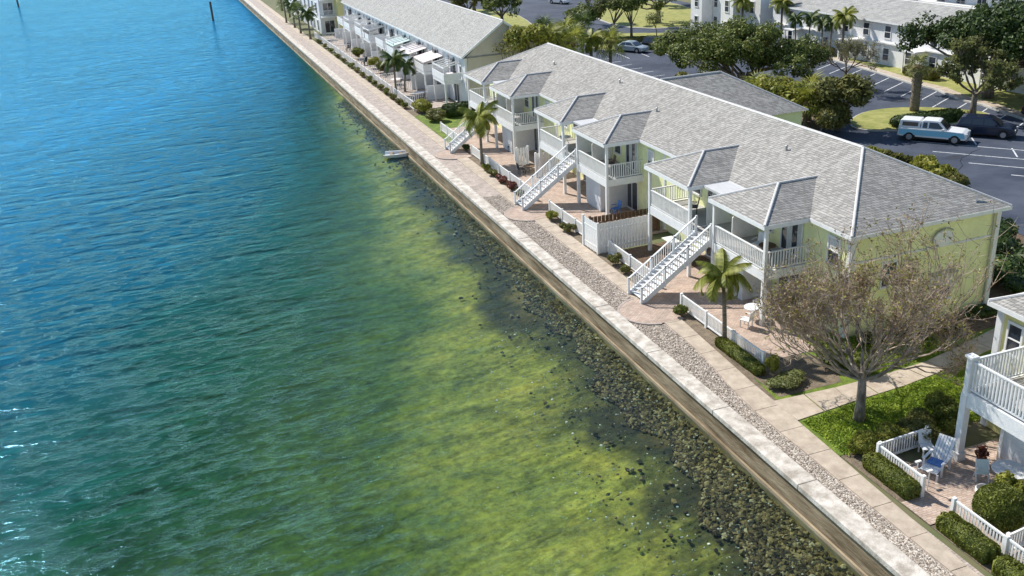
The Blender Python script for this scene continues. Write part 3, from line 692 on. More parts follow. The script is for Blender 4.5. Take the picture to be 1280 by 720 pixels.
for i, yy in enumerate(Y0):
    balcony(A, yy, yy+W_, dense=30, south=(i % 2 == 0), north=(i % 2 == 1))
    # recess side wing walls on the ground floor, door and windows at the back
    window(A, x0, yy+1.7, 4.02, 1.7, 2.05, '-x', door=True, cur=True)
    window(A, x0, yy+1.7, 1.10, 1.7, 2.05, '-x', door=True, cur=(i % 2 == 1))
    window(A, x0, yy+3.9, 4.2, .9, 1.2, '-x'); window(A, x0, yy+3.9, 1.4, .9, 1.2, '-x')
    if i < 5 and i % 2 == 1:
        ymid = (yy+W_+Y0[i+1])/2
        for zz in (4.2, 1.45):
            for dy in (-1.9, 1.9): window(A, x0, ymid+dy, zz, .75, 1.25, '-x', cur=True)
        MB().box(x0-.07,ymid-.09,0,x0,ymid+.09,5.2).build('pilaster', white, A)
window(A, x0, 35.9, 4.2, .8, 1.3, '-x', cur=True); window(A, x0, 35.9, 1.45, .8, 1.3, '-x', cur=True)
for k in (0, 2, 4):
    ya = Y0[k]+W_; yb = Y0[k+1]
    MB().box(26.25,ya+.02,FZ-.14,28.9,yb-.02,FZ-.01).build('landing', deckfloor, A)
    MB().box(26.2,ya+.02,2.55,26.27,yb-.02,FZ+.01).build('landing_edge', white, A)
    # flat porch cover between the two roofs
    MB().prism([(26.9,ya+.14),(28.6,ya+.14),(28.6,yb-.14),(26.9,yb-.14)], 5.34, 5.47).build('porch_cover', mat_cover, A)
    stairs(A, ya+.35 if k != 0 else ya+.3, ya+1.85 if k != 0 else ya+1.8)
# storage rooms under some balconies
for yy in (Y0[2], Y0[4]):
    MB().box(26.75,yy+2.4,0,28.88,yy+4.85,2.44).build('storage_room', boardw, A)
MB().box(27.0,Y0[0]+3.2,0,28.88,Y0[0]+4.9,2.44).build('storage_room', boardw, A)
for i, yy in enumerate(Y0):  # privacy partitions on the balconies, toward the stairs landing
    yw = yy+W_-.14 if i % 2 == 0 else yy+.06
    pb = MB(); pb.add([(27.3,yw,FZ),(28.88,yw,FZ),(28.88,yw,5.3),(28.2,yw,5.3),(27.3,yw,4.2),(27.3,yw+.07,FZ),(28.88,yw+.07,FZ),(28.88,yw+.07,5.3),(28.2,yw+.07,5.3),(27.3,yw+.07,4.2)],
        [(0,1,2,3,4),(9,8,7,6,5),(0,4,9,5),(4,3,8,9),(3,2,7,8),(2,1,6,7)]); pb.build('privacy_panel', white, A)

# far white block
F = thing('apartment_building', 'long white apartment block with pale grey roof and many white terraces, farther up the shore', 'building', (33.3,96.4,0))
MB().prism([(28.95,96.5),(37.6,96.5),(37.6,200),(28.95,200)], -.05, 5.3).build('wall', white_w, F)
hip_roof(F, 28.55, 38.05, 96.2, 200.3, 5.5, 8.75, 0, 0, roof_f, gable_s=True, gable_n=True)
MB().add([(28.97,96.47,5.3),(37.6,96.47,5.3),(33.3,96.47,8.6),(28.97,96.56,5.3),(37.6,96.56,5.3),(33.3,96.56,8.6)], [(0,1,2),(5,4,3),(0,3,4,1),(1,4,5,2),(2,5,3,0)]).build('gable_wall', beige_w, F)
MB().box(29.2,96.40,.02,37.4,96.47,5.25).build('end_wall', beige_w, F)
for xx in (28.87,37.4): MB().box(xx,96.36,0,xx+.24,96.7,5.28).build('corner_board', white, F)
y = 98.2
k = 0
while y < 165:
    window(F, 28.95, y, 4.25, .62, 1.35, '-x', cur=(k % 3 == 0)); y += 2.15; k += 1
for k in range(9):
    yy = 98+k*7.2; fx = 26.7 if k % 2 else 27.0
    fl = MB().box(fx,yy,2.5,28.93,yy+4.6,2.85).build('balcony', white, F)
    MB().box(fx-.05,yy,2.87,fx+.02,yy+4.6,3.62).box(fx+.02,yy,2.87,28.9,yy+.06,3.62).box(fx+.02,yy+4.54,2.87,28.9,yy+4.6,3.62).build('parapet', white, fl)
    for q in (.1, 4.5): MB().box(fx,yy+q-.08,0,fx+.16,yy+q+.08,2.5).build('post', white, fl)
    window(F, 28.95, yy+2.2, 1.1, 1.8, 2.0, '-x', door=True)
    if k in (0, 2, 3, 5, 6, 7):
        pg = MB()
        for j in range(5): pg.beam((fx,yy+.2+j*1.05,4.25),(28.9,yy+.2+j*1.05,4.6),.07,.12)
        pg.beam((fx+.05,yy,4.2),(fx+.05,yy+4.6,4.2),.1,.12)
        for q in (.1, 4.5): pg.box(fx,yy+q-.06,3.6,fx+.12,yy+q+.06,4.2)
        pg.build('pergola', white, fl)
    MB().box(26.4,yy+5.3,0,28.9,yy+5.42,1.9 if k % 2 else 1.6).build('partition', boardw, F)
    MB().box(26.9,yy+5.5,0,28.0,yy+6.6,1.0).build('storage_box', boardw if k % 2 else darkwood, F)
    rail(F, (24.2,yy+5.0), (26.3,yy+5.0), .1, 1.0, 9, white, pk=.03)
    window(F, 28.95, yy+5.9, 1.2, .7, 1.3, '-x')
    MB().box(27.6,yy+.5,2.9,28.3,yy+1.6,3.5).build('deck_box', dkcloth if k % 2 else pinkp, fl)
    MB().box(28.6,yy+2.0,2.86,28.93,yy+2.9,4.75).build('deck_door', glass, fl)
def awning(y0, y1, m_, lab, x=26.6):
    b = MB(); b.add([(x,y0,4.0),(28.9,y0,4.5),(28.9,y1,4.5),(x,y1,4.0),(x,y0,3.85),(x,y1,3.85)], [(0,1,2,3),(0,3,5,4)])
    b.add([(x,y0,3.97),(28.9,y0,4.47),(28.9,y1,4.47),(x,y1,3.97)], [(3,2,1,0)]); b.tube([(x,y0+.1,2.9),(x,y0+.1,4.0)], .03, 5).tube([(x,y1-.1,2.9),(x,y1-.1,4.0)], .03, 5)
    o = b.build('awning', m_, None, loc=(x,y0,4)); tag(o, lab, 'awning')
awning(104.6,109.2,pinkp,'faded pink canvas awning over the nearer of the pink-shaded far terraces')
awning(111.5,116.0,pinkp,'faded pink canvas awning over the far terrace next to the teal one')
awning(119.2,123.6,tealp,'teal canvas awning over a terrace of the far white block')
awning(134.0,137.2,dkcloth,'small dark canvas awning on the far white block')
# projecting tall block at the far end
G2 = thing('apartment_building', 'white apartment block projecting toward the promenade behind the far palms at the top left', 'building', (27,168,0))
MB().box(25.4,168,0,34,215,8.4).build('wall', white_w, G2); MB().box(25.2,167.8,8.4,34.2,215.2,8.6).build('roof', roof_f, G2)
MB().box(28.0,164.5,0,33,167.98,5.9).build('entry_wall', cream_w, G2)
for zz in (1.2, 4.1, 6.9):
    window(G2, 168, 26.9, zz, 1.6, 1.9, '-y', door=True)
    for yy in (171,175,179,184,189): window(G2, 25.4, yy, zz, 1.5, 1.8, '-x', door=True)
for zz in (3.0, 5.8): 
    bq = MB().box(25.5,166.2,zz-.15,28,167.98,zz).build('balcony', white, G2); rail(bq, (25.5,166.25), (28,166.25), zz, zz+1, 12, white2, pk=.03)
# white block across the car park
D = thing('apartment_building', 'white apartment block with low grey roof behind the parked cars across the lot', 'building', (78,80,0))
MB().box(78.0,66,0,90,113.4,4.85).build('wall', white_w, D)
hip_roof(D, 77.6, 91, 65.7, 113.7, 4.95, 6.3, 0, 0, roof_f, gable_s=True, gable_n=True)
MB().box(77.72,66,2.45,77.98,113,2.6).build('belt_board', white, D)
for k, yy in enumerate(np.arange(68.5,112,3.7)):
    window(D, 78.0, yy, 3.75, .95, 1.35, '-x'); window(D, 78.0, yy, 1.25, .95, 1.35, '-x')
    if k % 3 == 1:
        p = MB().box(76.4,yy+1.0,2.3,77.98,yy+3.0,2.45).build('porch_roof', white, D)
        for q in (1.05, 2.8): MB().box(76.45,yy+q,0,76.6,yy+q+.15,2.3).build('porch_post', white, p)
D2 = thing('apartment_building', 'white apartment block with taller bays behind the big oak at the top of the picture', 'building', (78,116,0))
MB().box(77.4,115.5,0,90,134,7.2).build('wall', white_w, D2); MB().box(77.2,115.3,7.2,90.2,134.2,7.4).build('roof', roof_f, D2)
for yy in (119.5, 128): MB().box(75.6,yy,0,77.38,yy+3.2,6.4).build('bay_wall', white_w, D2)
for yy in (117.5,121.1,124.5,127,129.5,132.6):
    for zz in (1.3, 4.2): window(D2, 75.6 if yy in (121.1,129.5) else 77.4, yy, zz, .95, 1.5, '-x')
E2 = thing('apartment_building', 'white balconied building at the top right corner beyond the large tree', 'building', (101,95,0))
MB().box(101,84,0,116,112,8.5).build('wall', white_w, E2); MB().box(100.7,83.7,8.5,116.3,112.3,8.75).build('roof', roof_f, E2)
for yy in np.arange(86,111,3.6):
    for zz in (1.3,4.1,6.9): window(E2, 101, yy, zz, 1.5, 1.7, '-x', door=True)
for zz in (2.9,5.7): MB().box(99.4,86,zz,100.98,110,zz+.9).build('balcony', white, E2)
E3 = thing('apartment_building', 'pale building with teal roof edge beyond the roof of the white block', 'building', (97,110,0))
MB().box(96,118,0,118,165,7.5).build('wall', white_w, E3); MB().box(95.5,117.5,7.5,118.5,165.5,8.0).build('roof', tealp, E3)
for yy in np.arange(120,164,4.2):
    for zz in (1.4,4.6): window(E3, 96, yy, zz, 1.4, 1.6, '-x')

# near building at the right edge
Cn = thing('apartment_building', 'pale yellow apartment building with white upstairs deck, cut by the right edge of the picture', 'building', (33,20,0))
MB().prism([(28.9,4),(37.7,4),(37.7,25.7),(28.9,25.7)], -.05, 5.36).build('wall', cream_w, Cn)
hip_roof(Cn, 28.54, 38.1, 3.6, 26.05, 5.5, 7.9, 5, 4.8, roof_m)
MB().box(28.78,25.5,0,29.06,25.78,5.3).build('corner_board', white2, Cn)
MB().box(26.0,14.6,3.0-.14,28.88,24.2,3.0).build('deck_floor', deckfloor, Cn)
dk = MB().box(25.98,14.5,2.4,26.1,24.3,3.02).box(26.102,24.16,2.45,28.88,24.28,3.0).build('deck_rim', white2, Cn)
for yy in (24.16, 18.6): MB().box(25.94,yy-.14,0,26.22,yy+.14,2.9).box(25.97,yy-.11,2.9,26.19,yy+.11,4.42).box(25.9,yy-.18,4.42,26.26,yy+.18,4.5).box(25.88,yy-.2,0,26.28,yy+.2,.35).build('deck_post', white2, Cn)
rail(dk, (26.08,18.75), (26.08,24.0), 3.08, 4.3, 34, white2, each=True, pk=.03)
rail(dk, (26.25,24.16), (28.8,24.16), 3.08, 4.3, 17, white2, each=True, pk=.03)
MB().box(27.4,18.5,0,28.88,23.4,2.84).build('storage_room', boardw, Cn)
MB().box(27.30,23.32,0,27.46,23.46,2.8).build('corner_board', white2, Cn)
window(Cn, 28.9, 22.2, 4.2, 1.8, 2.1, '-x', door=True); window(Cn, 28.9, 24.9, 4.2, .6, 1.2, '-x')
#@@FENCES
# ------------------------------------------------------------ fences
def picket_fence(label, a, b_, h=.9, sp=.13, group='white picket fences', m_=None, posts=True, each=True):
    m_ = m_ or white; a = Vector((*a,0)); b_ = Vector((*b_,0)); L = (b_-a).length; d = (b_-a)/L; n_ = int(L/sp)
    t = thing('picket_fence', label, 'fence', tuple(a), math.atan2(d.y,d.x), group)
    for zz, hh in ((h-.03,.07),(.14,.07)): MB().box(0,-.035,zz-hh/2,L,.035,zz+hh/2).build('rail', m_, t, loc=(0,0,0))
    pm = MB().box(-.028,-.016,.175,.028,.016,h-.07).mesh('picket', m_)
    if each and n_ < 290:
        for k in range(n_): inst('picket', pm, t, ((k+.5)*L/n_,0,0))
    else:
        b = MB()
        for k in range(n_): x = (k+.5)*L/n_; b.box(x-.028,-.016,.175,x+.028,.016,h-.07)
        b.build('pickets', m_, t, loc=(0,0,0), kind='stuff')
    np_ = max(1, round(L/2.3))
    for k in range(np_+1): MB().box(k*L/np_-.065,-.07,-.05,k*L/np_+.065,.07,h+.06).build('post', m_, t, loc=(0,0,0))
    return t
picket_fence('near white picket fence beside the lounge chair and the low clipped hedge', (23.1,25.15), (23.1,22.75), .86)
picket_fence('white picket fence in front of the round topiary at the lower right', (23.1,21.25), (23.1,16.6), .86)
picket_fence('short white picket fence at the back of the near patio behind the blue chair', (23.2,25.2), (25.6,25.35), .86)
picket_fence('short white picket fence running inland past the topiary at the right edge', (23.25,19.0), (26.4,19.35), .86)
picket_fence('white picket fence along the brick patio behind the leaning palm and bare tree', (23.55,33.6), (23.55,41.3), .88)
picket_fence('white picket fence between the nearest stair foot and the tall board fence', (23.7,44.9), (23.7,50.6), .88)
picket_fence('white picket fence between the middle stair foot and the white board fence', (23.5,53.2), (23.5,60.0), .88)
picket_fence('white picket fence behind the flower bed and the yellowish palm', (23.5,63.4), (23.5,78.2), .88)
picket_fence('short white picket fence beside the green lawn and the far stair', (23.6,82.0), (23.6,88.2), .88)
for ya, yb, lb in ((99,108,'nearest'),(109.2,118.5,'second nearest'),(119.5,129,'middle'),(130,141,'second farthest'),(142,165,'farthest')):
    t = picket_fence(lb+' of the white fences in front of the far white block', (23.7,ya), (23.7,yb), .95, .3, each=False)
def board_fence(label, runs, h, m_, sp=.21, cat='fence', name='board_fence'):
    t = thing(name, label, cat, (*runs[0][0],0))
    for i_, (a, b_) in enumerate(runs):
        shared = i_ > 0 and runs[i_-1][1] == a
        a = Vector((*a,0)); b_ = Vector((*b_,0)); L = (b_-a).length; d = (b_-a)/L; n_ = int(L/sp); rz = math.atan2(d.y,d.x)
        bm_ = MB().box(-sp*.45,-.012,0,sp*.45,.012,h).mesh('board', m_)
        for k in range(n_): inst('board', bm_, t, a+d*((k+.5)*L/n_)+Vector((0,0,.03+.02*(k % 2)))-Vector(worldloc(t)), (0,0,rz))
        for zz in (.4, h-.4): MB().beam(a+Vector((0,0,zz)), b_+Vector((0,0,zz)), .05, .09).build('rail', m_, t)
        for p in ((b_,) if shared else (a, b_)): MB().box(p.x-.07,p.y-.07,0,p.x+.07,p.y+.07,h+.12).build('post', m_, t)
    return t
board_fence('tall white board fence jutting to the sidewalk between two units', [((22.95,52.9),(23.05,50.9)),((23.05,50.9),(26.7,51.0))], 1.95, white)
board_fence('dark brown slatted wooden fence inside the white board fence', [((24.0,54.2),(28.6,54.0)),((24.2,52.9),(28.4,53.0))], 1.25, darkwood, .26)
board_fence('white board screen on the patio under the middle stair', [((25.9,68.8),(28.6,68.9))], 1.9, white)
board_fence('white board screen on the patio behind the red-leaved plant', [((25.4,71.8),(26.4,71.9))], 1.7, white)
#@@LOT
# ------------------------------------------------------------ car park and grounds behind
sheet('car_park', [(47.5,-60),(70,-60),(70,40),(69.0,57),(70.1,63.1),(71.5,69.2),(71.5,72.2),(73.1,77.2),(73.2,80.7),(74.3,87.1),(75.5,97.1),(75.7,102),(76.5,111),(77,118),(80,136),(92,160),(92,230),(47.5,230)], -.03, asphalt)
def island(pts, gm, name='grass_island', kerb=True):
    cx = sum(p[0] for p in pts)/len(pts); cy = sum(p[1] for p in pts)/len(pts)
    inn = [(p[0]+(cx-p[0])*.03, p[1]+(cy-p[1])*.03) for p in pts]
    if kerb: MB().prism(pts, -.05, .09).build('kerb', kerbm, kind='structure')
    MB().prism(inn, -.04, .13).build(name, gm, kind='structure')
def smooth(pts, it=2):
    for _ in range(it):
        q = []
        for a, b_ in zip(pts, pts[1:]+pts[:1]): q += [(a[0]*.75+b_[0]*.25, a[1]*.75+b_[1]*.25), (a[0]*.25+b_[0]*.75, a[1]*.25+b_[1]*.75)]
        pts = q
    return pts
island(smooth([(55.5,67.5),(57.5,71.2),(62,73.5),(67,71.5),(70.2,66),(66,65),(60,65)]), drygrass)
island(smooth([(47.6,60),(50,66),(55.5,71.5),(60,77),(66.5,78.5),(68,82),(64,86),(57,92),(47.6,94)]), soil)
island(smooth([(55,120),(58,136),(66,134),(76,124),(74,116),(62,121)]), drygrass)
island(smooth([(66,137),(80,131),(88,150),(90,170),(74,170)]), drygrass)
island(smooth([(52,140),(58,150),(62,175),(52,190),(48,165)]), drygrass)
edge = [(69.0,57),(70.1,63.1),(71.5,69.2),(71.5,72.2),(73.1,77.2),(73.2,80.7),(74.3,87.1),(75.5,97.1),(75.7,102),(76.5,111)]
kb = MB()
for a, b_ in zip(edge[:-1], edge[1:]):
    kb.beam((a[0],a[1],.04), (b_[0],b_[1],.04), .28, .16)
kb.build('kerb', kerbm, kind='structure')
sheet('sidewalk', [(x+.2,y) for x, y in edge]+[(x+1.5,y) for x, y in edge[::-1]], .02, conc)
sheet('lawn', [(x+1.5,y) for x, y in edge]+[(90,116),(90,50)], .015, drygrass)
sheet('lawn', [(38.1,48),(47.4,48),(47.4,95),(38.1,95)], -.012, grass)
sheet('mulch_bed', [(37.9,30),(47.4,30),(47.4,48),(37.9,48)], -.011, mulch)  # dark mulch in place of lawn, black shade put into the ground colour
sheet('lawn', [(69.5,20),(110,20),(110,65),(71,65),(69.4,57)], -.01, landm)
def stripe(a, b_, w_=.12): 
    a = Vector((*a,0)); b_ = Vector((*b_,0)); d = (b_-a).normalized(); s = Vector((-d.y,d.x,0))*w_/2
    return [tuple((a-s)[:2]), tuple((b_-s)[:2]), tuple((b_+s)[:2]), tuple((a+s)[:2])]
for a, b_ in (((57.1,62.9),(63.2,54.9)),((56.5,59.2),(62.6,51.2)),((56.4,55.3),(62.5,47.3)),((56.6,51.4),(62.7,43.4)),((62.1,60.95),(60.75,59.0)),((62.2,56.8),(60.6,54.7))):
    sheet('painted_line', stripe(a, b_), -.024, paint)
# stalls along the far kerb and the middle rows
for k in range(17):
    y = 60+k*2.75; xk = np.interp(y, [p[1] for p in edge], [p[0] for p in edge]); sheet('painted_line', stripe((xk-.3,y), (xk-4.9,y-2.6)), -.024, paint)
for k in range(7):
    y = 98+k*2.9; sheet('painted_line', stripe((50,y), (54.8,y)), -.024, paint)
for k in range(6): sheet('painted_line', stripe((57+k*2.7,118.6-k*.3), (56.5+k*2.7,113.6-k*.3)), -.024, paint)

# repaired patches and sealed cracks in the asphalt
patchm = mat('asphalt_patch', (.03,.036,.05), .8, var=.15, scale=2); sealm = mat('crack_sealant', (.015,.017,.02), .5)
for x, y, a, c_ in ((66,74.5,2.2,1.4),(70.2,84,1.6,3.0),(61.5,108,3.2,1.2),(68,100,1.5,2.2),(56,56.5,1.6,1.1)):
    sheet('asphalt_patch', smooth([(x,y),(x+a,y+.2),(x+a*.9,y+c_),(x-.1,y+c_*.9)], 1), -.0265, patchm)
for k in range(16):
    x = 52+rng.random()*20; y = 48+rng.random()*75; an = rng.random()*3.1; P_ = [(x,y)]
    for q in range(7): an += rng.normal()*.35; P_.append((P_[-1][0]+math.cos(an)*1.1, P_[-1][1]+math.sin(an)*1.1))
    cb = MB()
    for p, q in zip(P_[:-1], P_[1:]): cb.poly([(u_, v_, -.0215) for u_, v_ in stripe(p, q, .055)])
    cb.build('sealed_crack', sealm, kind='structure')
# ------------------------------------------------------------ cars
def car(name, label, loc, rz, paint_m, kind='suv', lower=None, group=None):
    """x forward; built from a side profile, tapered glasshouse, wheels, lights"""
    t = thing(name, label, 'car' if kind != 'pickup' else 'pickup truck', loc, rz, group)
    S = {'suv': dict(L=4.6, w=.92, low=[(-2.25,.35),(-2.3,.75),(-2.22,1.02),(1.1,1.02),(1.95,.93),(2.25,.78),(2.3,.42),(2.2,.3),(-2.2,.3)], top=[(-2.15,1.0),(-1.95,1.55),(-1.6,1.66),(.1,1.68),(.45,1.6),(1.15,1.0)], wh=(-1.38,1.42), wr=.36,
                    win=[((-1.85,1.1),(-1.65,1.5),(-1.1,1.53),(-1.1,1.08)),((-1.0,1.08),(-1.0,1.54),(-.2,1.56),(-.2,1.07)),((-.1,1.07),(-.1,1.56),(.35,1.52),(.9,1.07))]),
         'sedan': dict(L=4.6, w=.88, low=[(-2.25,.35),(-2.3,.7),(-2.2,.92),(-1.5,.95),(1.0,.92),(1.95,.8),(2.25,.65),(2.3,.4),(2.2,.28),(-2.2,.28)], top=[(-1.7,.92),(-1.05,1.36),(-.7,1.42),(.1,1.42),(.4,1.35),(1.15,.9)], wh=(-1.38,1.4), wr=.32,
                    win=[((-1.4,.98),(-1.0,1.28),(-.55,1.32),(-.55,.97)),((-.47,.97),(-.47,1.32),(.1,1.33),(.3,1.28),(.85,.96))]),
         'pickup': dict(L=5.4, w=.95, low=[(-2.7,.5),(-2.72,.62),(-2.66,1.12),(.95,1.12),(1.2,1.1),(2.3,1.02),(2.62,.9),(2.68,.5),(2.55,.38),(-2.6,.42)], top=[(-.95,1.1),(-.9,1.72),(-.7,1.8),(.3,1.8),(.5,1.74),(1.15,1.1)], wh=(-1.75,1.78), wr=.38,
                    win=[((-.78,1.2),(-.76,1.64),(-.42,1.65),(-.42,1.19)),((-.3,1.19),(-.3,1.66),(.35,1.66),(.88,1.19))])}[kind]
    w_ = S['w']; b = MB(); lo = S['low']; n_ = len(lo)
    secs = [(-w_,.93,.04),(-w_*.93,1,0),(w_*.93,1,0),(w_,.93,.04)]
    vs = []
    for yy, sc_, dz_ in secs: vs += [(x*(.985 if abs(yy) == w_ else 1), yy, z if z < .6 else z-dz_*1.2) for x, z in lo]
    fs = [tuple(range(n_)), tuple(range(4*n_-1, 3*n_-1, -1))]
    for q in range(3):
        for i in range(n_): j = (i+1) % n_; fs.append((q*n_+i, (q+1)*n_+i, (q+1)*n_+j, q*n_+j))
    b.add(vs, fs); bo = b.build('body', paint_m, t, loc=(0,0,0), bevel=.04)
    if lower: 
        lb = MB()
        for sy in (-1, 1): lb.add([(x*.97, sy*(w_+.006), .55) for x in (-2.68,2.6)]+[(x*.97, sy*(w_+.006), 1.0) for x in (2.5,-2.68)], [(0,1,2,3) if sy < 0 else (3,2,1,0)])
        lb.box(-2.73,-w_*.9,.6,-2.66,w_*.9,1.0).build('lower_body', lower, t, loc=(0,0,0))
    def house(tp, nm, m_, inset=.2, base=.96):
        zb = tp[0][1]; zt = max(z for x, z in tp); vs = []; k = len(tp)
        for sy in (-1, 1):
            for x, z in tp: f = (z-zb)/(zt-zb); vs.append((x, sy*(w_*base-inset*f), z))
        fs = [tuple(range(k)), tuple(range(2*k-1, k-1, -1))]+[(i, k+i, k+i+1, i+1) for i in range(k-1)]+[(k-1, 2*k-1, k, 0)]
        return MB().add(vs, fs).build(nm, m_, t, loc=(0,0,0), bevel=.03)
    tp = S['top']; house(tp, 'cabin', paint_m)
    zb = tp[0][1]; zt = max(z for x, z in tp); hy = lambda z, base=.96, ins=.2: w_*base-ins*(z-zb)/(zt-zb)+.012
    for sy in (-1, 1):
        for wn in S['win']:
            MB().add([(x, sy*hy(z), z) for x, z in wn], [tuple(range(len(wn)))]).build('side_window', carglass, t, loc=(0,0,0))
    a, c = tp[-1], tp[-2]; nx = (a[1]-c[1]); 
    MB().add([(a[0]+.03, s*(hy(a[1])-.12), a[1]+.06) for s in (-1,1)]+[(c[0]+.05, s*(hy(c[1])-.1), c[1]-.03) for s in (1,-1)], [(0,1,2,3)]).build('windscreen', carglass, t, loc=(0,0,0))
    a, c = tp[0], tp[1]
    if kind != 'pickup': MB().add([(a[0]-.03, s*(hy(a[1])-.12), a[1]+.1) for s in (-1,1)]+[(c[0]-.05, s*(hy(c[1])-.1), c[1]-.03) for s in (1,-1)], [(3,2,1,0)]).build('rear_window', carglass, t, loc=(0,0,0))
    else:
        cp = [(-2.66,1.13),(-2.6,1.68),(-2.5,1.74),(-1.05,1.74),(-1.0,1.7),(-.98,1.13)]; house(cp, 'bed_cap', paint_m, .14, .95)
        for sy in (-1, 1): MB().add([(x, sy*(w_*.95-.14*(z-1.13)/.61+.012), z) for x, z in ((-2.4,1.28),(-2.38,1.6),(-1.15,1.6),(-1.15,1.28))], [(0,1,2,3)]).build('side_window', carglass, t, loc=(0,0,0))
    for wx in S['wh']:
        for sy in (-1, 1):
            r_ = S['wr']; y_ = sy*(w_-.1)
            tw = MB().tube([(0,-.11,0),(0,.11,0)], r_, 18).build('wheel', rub, t, smooth=False, loc=(0,0,0)); tw.location = (wx, y_, r_)
            MB().tube([(0,sy*.112,0),(0,sy*.125,0)], r_*.62, 14).build('rim', rimm, tw, loc=(0,0,0))
            arch = MB().add([(wx+ (r_+.09)*math.cos(R(q)), sy*(w_+.004), r_+(r_+.09)*math.sin(R(q))) for q in range(-20,201,20)], [tuple(range(12))]); arch.build('wheel_arch', blackp, t, loc=(0,0,0))
    fx = max(x for x, z in lo); rx = min(x for x, z in lo); zz = .72 if kind != 'pickup' else .82
    for sy in (-1, 1):
        MB().box(fx-.16,sy*(w_-.42),zz-.08,fx-.0,sy*(w_-.1),zz+.07).build('headlight', clearlens, t, loc=(0,0,0))
        MB().box(rx-.015,sy*(w_-.3),zz-.1,rx+.12,sy*(w_-.06),zz+.16).build('tail_light', redlens, t, loc=(0,0,0))
        MB().box(.75,sy*(w_-.02),1.08*(1 if kind != 'sedan' else .9),.93,sy*(w_+.17),1.22*(1 if kind != 'sedan' else .9)).build('wing_mirror', paint_m, t, loc=(0,0,0))
    MB().box(fx-.1,-w_*.85,.32,fx+.05,w_*.85,.5).build('front_bumper', metalg if kind == 'pickup' else paint_m, t, loc=(0,0,0), bevel=.02)
    MB().box(rx-.06,-w_*.85,.36,rx+.1,w_*.85,.55).build('rear_bumper', metalg if kind == 'pickup' else paint_m, t, loc=(0,0,0), bevel=.02)
    MB().box(-2.1,-w_*.8,.2,2.1,w_*.8,.4).build('underbody', blackp, t, loc=(0,0,0))
    return t
AZ = -.92
car('pickup_truck', 'white and light blue pickup truck with a bed cap parked on the marked car park', (58.95,61.9,-.03), AZ, carwhite, 'pickup', carblue)
car('parked_car', 'dark blue car parked just ahead of the blue and white pickup', (63.5,60.9,-.03), AZ+.02, carnavy, 'suv')
car('parked_car', 'silver white car parked by the grass island beyond the ridge of the roof', (59.2,118.3,-.03), R(-62), carsilver, 'sedan')
car('parked_car', 'black car parked to the right of the silver white car', (62.9,117.6,-.03), R(-62), cardark, 'suv')
car('parked_car', 'dark car half hidden by the crown of the big oak', (73.4,117.2,-.03), R(-70), cardark, 'sedan')
car('parked_car', 'white car on the far road at the top edge of the picture', (73.5,178.0,-.03), R(-70), carwhite, 'suv')
car('parked_car', 'dark car in the shade under the large tree at the right edge', (72.5,62.5,.0), R(-60), cardark, 'suv')

# ------------------------------------------------------------ boat and poles
bt = thing('dinghy', 'small white dinghy floating close to the seawall', 'boat', (18.75,86.6,WZ), R(-20)); bt.scale = (1.05,1.45,.95)
hb = MB(); sec = []
for i in range(9):
    s = i/8; x = -1.25+2.6*s; hw = .55*(1-max(0,(s-.45)/.55)**2.2) if s < 1 else .02; zt = .30+.12*s*s; hw = max(hw, .02)
    sec.append([(x,-hw,zt),(x,-hw*.8,-.02),(x,0,-.12+.1*s*s),(x,hw*.8,-.02),(x,hw,zt),(x,hw*.85,zt),(x,hw*.6,.04),(x,0,-.02+.1*s*s),(x,-hw*.6,.04),(x,-hw*.85,zt)])
vs = [p for q in sec for p in q]; fs = []
for i in range(8):
    for k in range(10): k2 = (k+1) % 10; fs.append((i*10+k, i*10+k2, (i+1)*10+k2, (i+1)*10+k))
fs += [tuple(range(9,-1,-1)), tuple(range(80,90))]; hb.add(vs, fs).build('hull', carwhite, bt, loc=(0,0,0), smooth=False)
for x in (-.6,.25): MB().box(x-.12,-.45,.2,x+.12,.45,.24).build('seat', lipm, bt, loc=(0,0,0))
MB().tube([(-.5,-.2,.3),(.9,.1,.42)], .02, 5).build('oar', darkwood, bt, loc=(0,0,0))
for (x, y, lb) in ((10.4,218.2,'right of the two thin dark mooring poles far out in the water'),(-35.8,299,'left of the two thin dark mooring poles, at the top edge of the water')):
    p = MB().tube([(x,y,-5),(x,y,2.6)], .22, 8).build('mooring_pole', darkwood, None, loc=(x,y,WZ)); tag(p, lb, 'pole', 'poles standing in the bay')

# ------------------------------------------------------------ patio furniture
lc = thing('lounge_chair', 'white wooden lounge chair with pale blue slats on the near brick patio', 'chair', (24.95,23.95,0), R(205))
for k in range(8): MB().box(.05+k*.115,-.32,.36-.008*k,.15+k*.115,.32,.385-.008*k).build('seat_slat', white2, lc, loc=(0,0,0))
for k in range(6): MB().beam((-.06-.0*k,-.27+k*.108,.34),(-.62,-.27+k*.108,1.14),.09,.025,(1,0,0)).build('back_slat', white2, lc, loc=(0,0,0))
for s in (-1, 1):
    MB().box(-.25,s*.36-.05,.58,.62,s*.36+.05,.61).build('armrest', white2, lc, loc=(0,0,0))
    for x, zt in ((.55,.58),(-.2,.58),(.95,.3)): MB().box(x-.035,s*.35-.035,0,x+.035,s*.35+.035,zt).build('leg', white2, lc, loc=(0,0,0))
MB().box(.05,-.28,.39,.5,.28,.43).build('cushion', bluecush, lc, loc=(0,0,0))
c2 = thing('patio_chair', 'low white chair behind the lounge chair by the short back fence', 'chair', (25.2,24.85,0), R(250))
MB().box(-.25,-.25,.36,.25,.25,.4).build('seat', white2, c2, loc=(0,0,0)); MB().beam((-.25,0,.38),(-.4,0,.9),.5,.03,(0,0,1)).build('backrest', white2, c2, loc=(0,0,0))
for x in (-.22,.22):
    for y in (-.22,.22): MB().box(x-.025,y-.025,0,x+.025,y+.025,.36).build('leg', white2, c2, loc=(0,0,0))
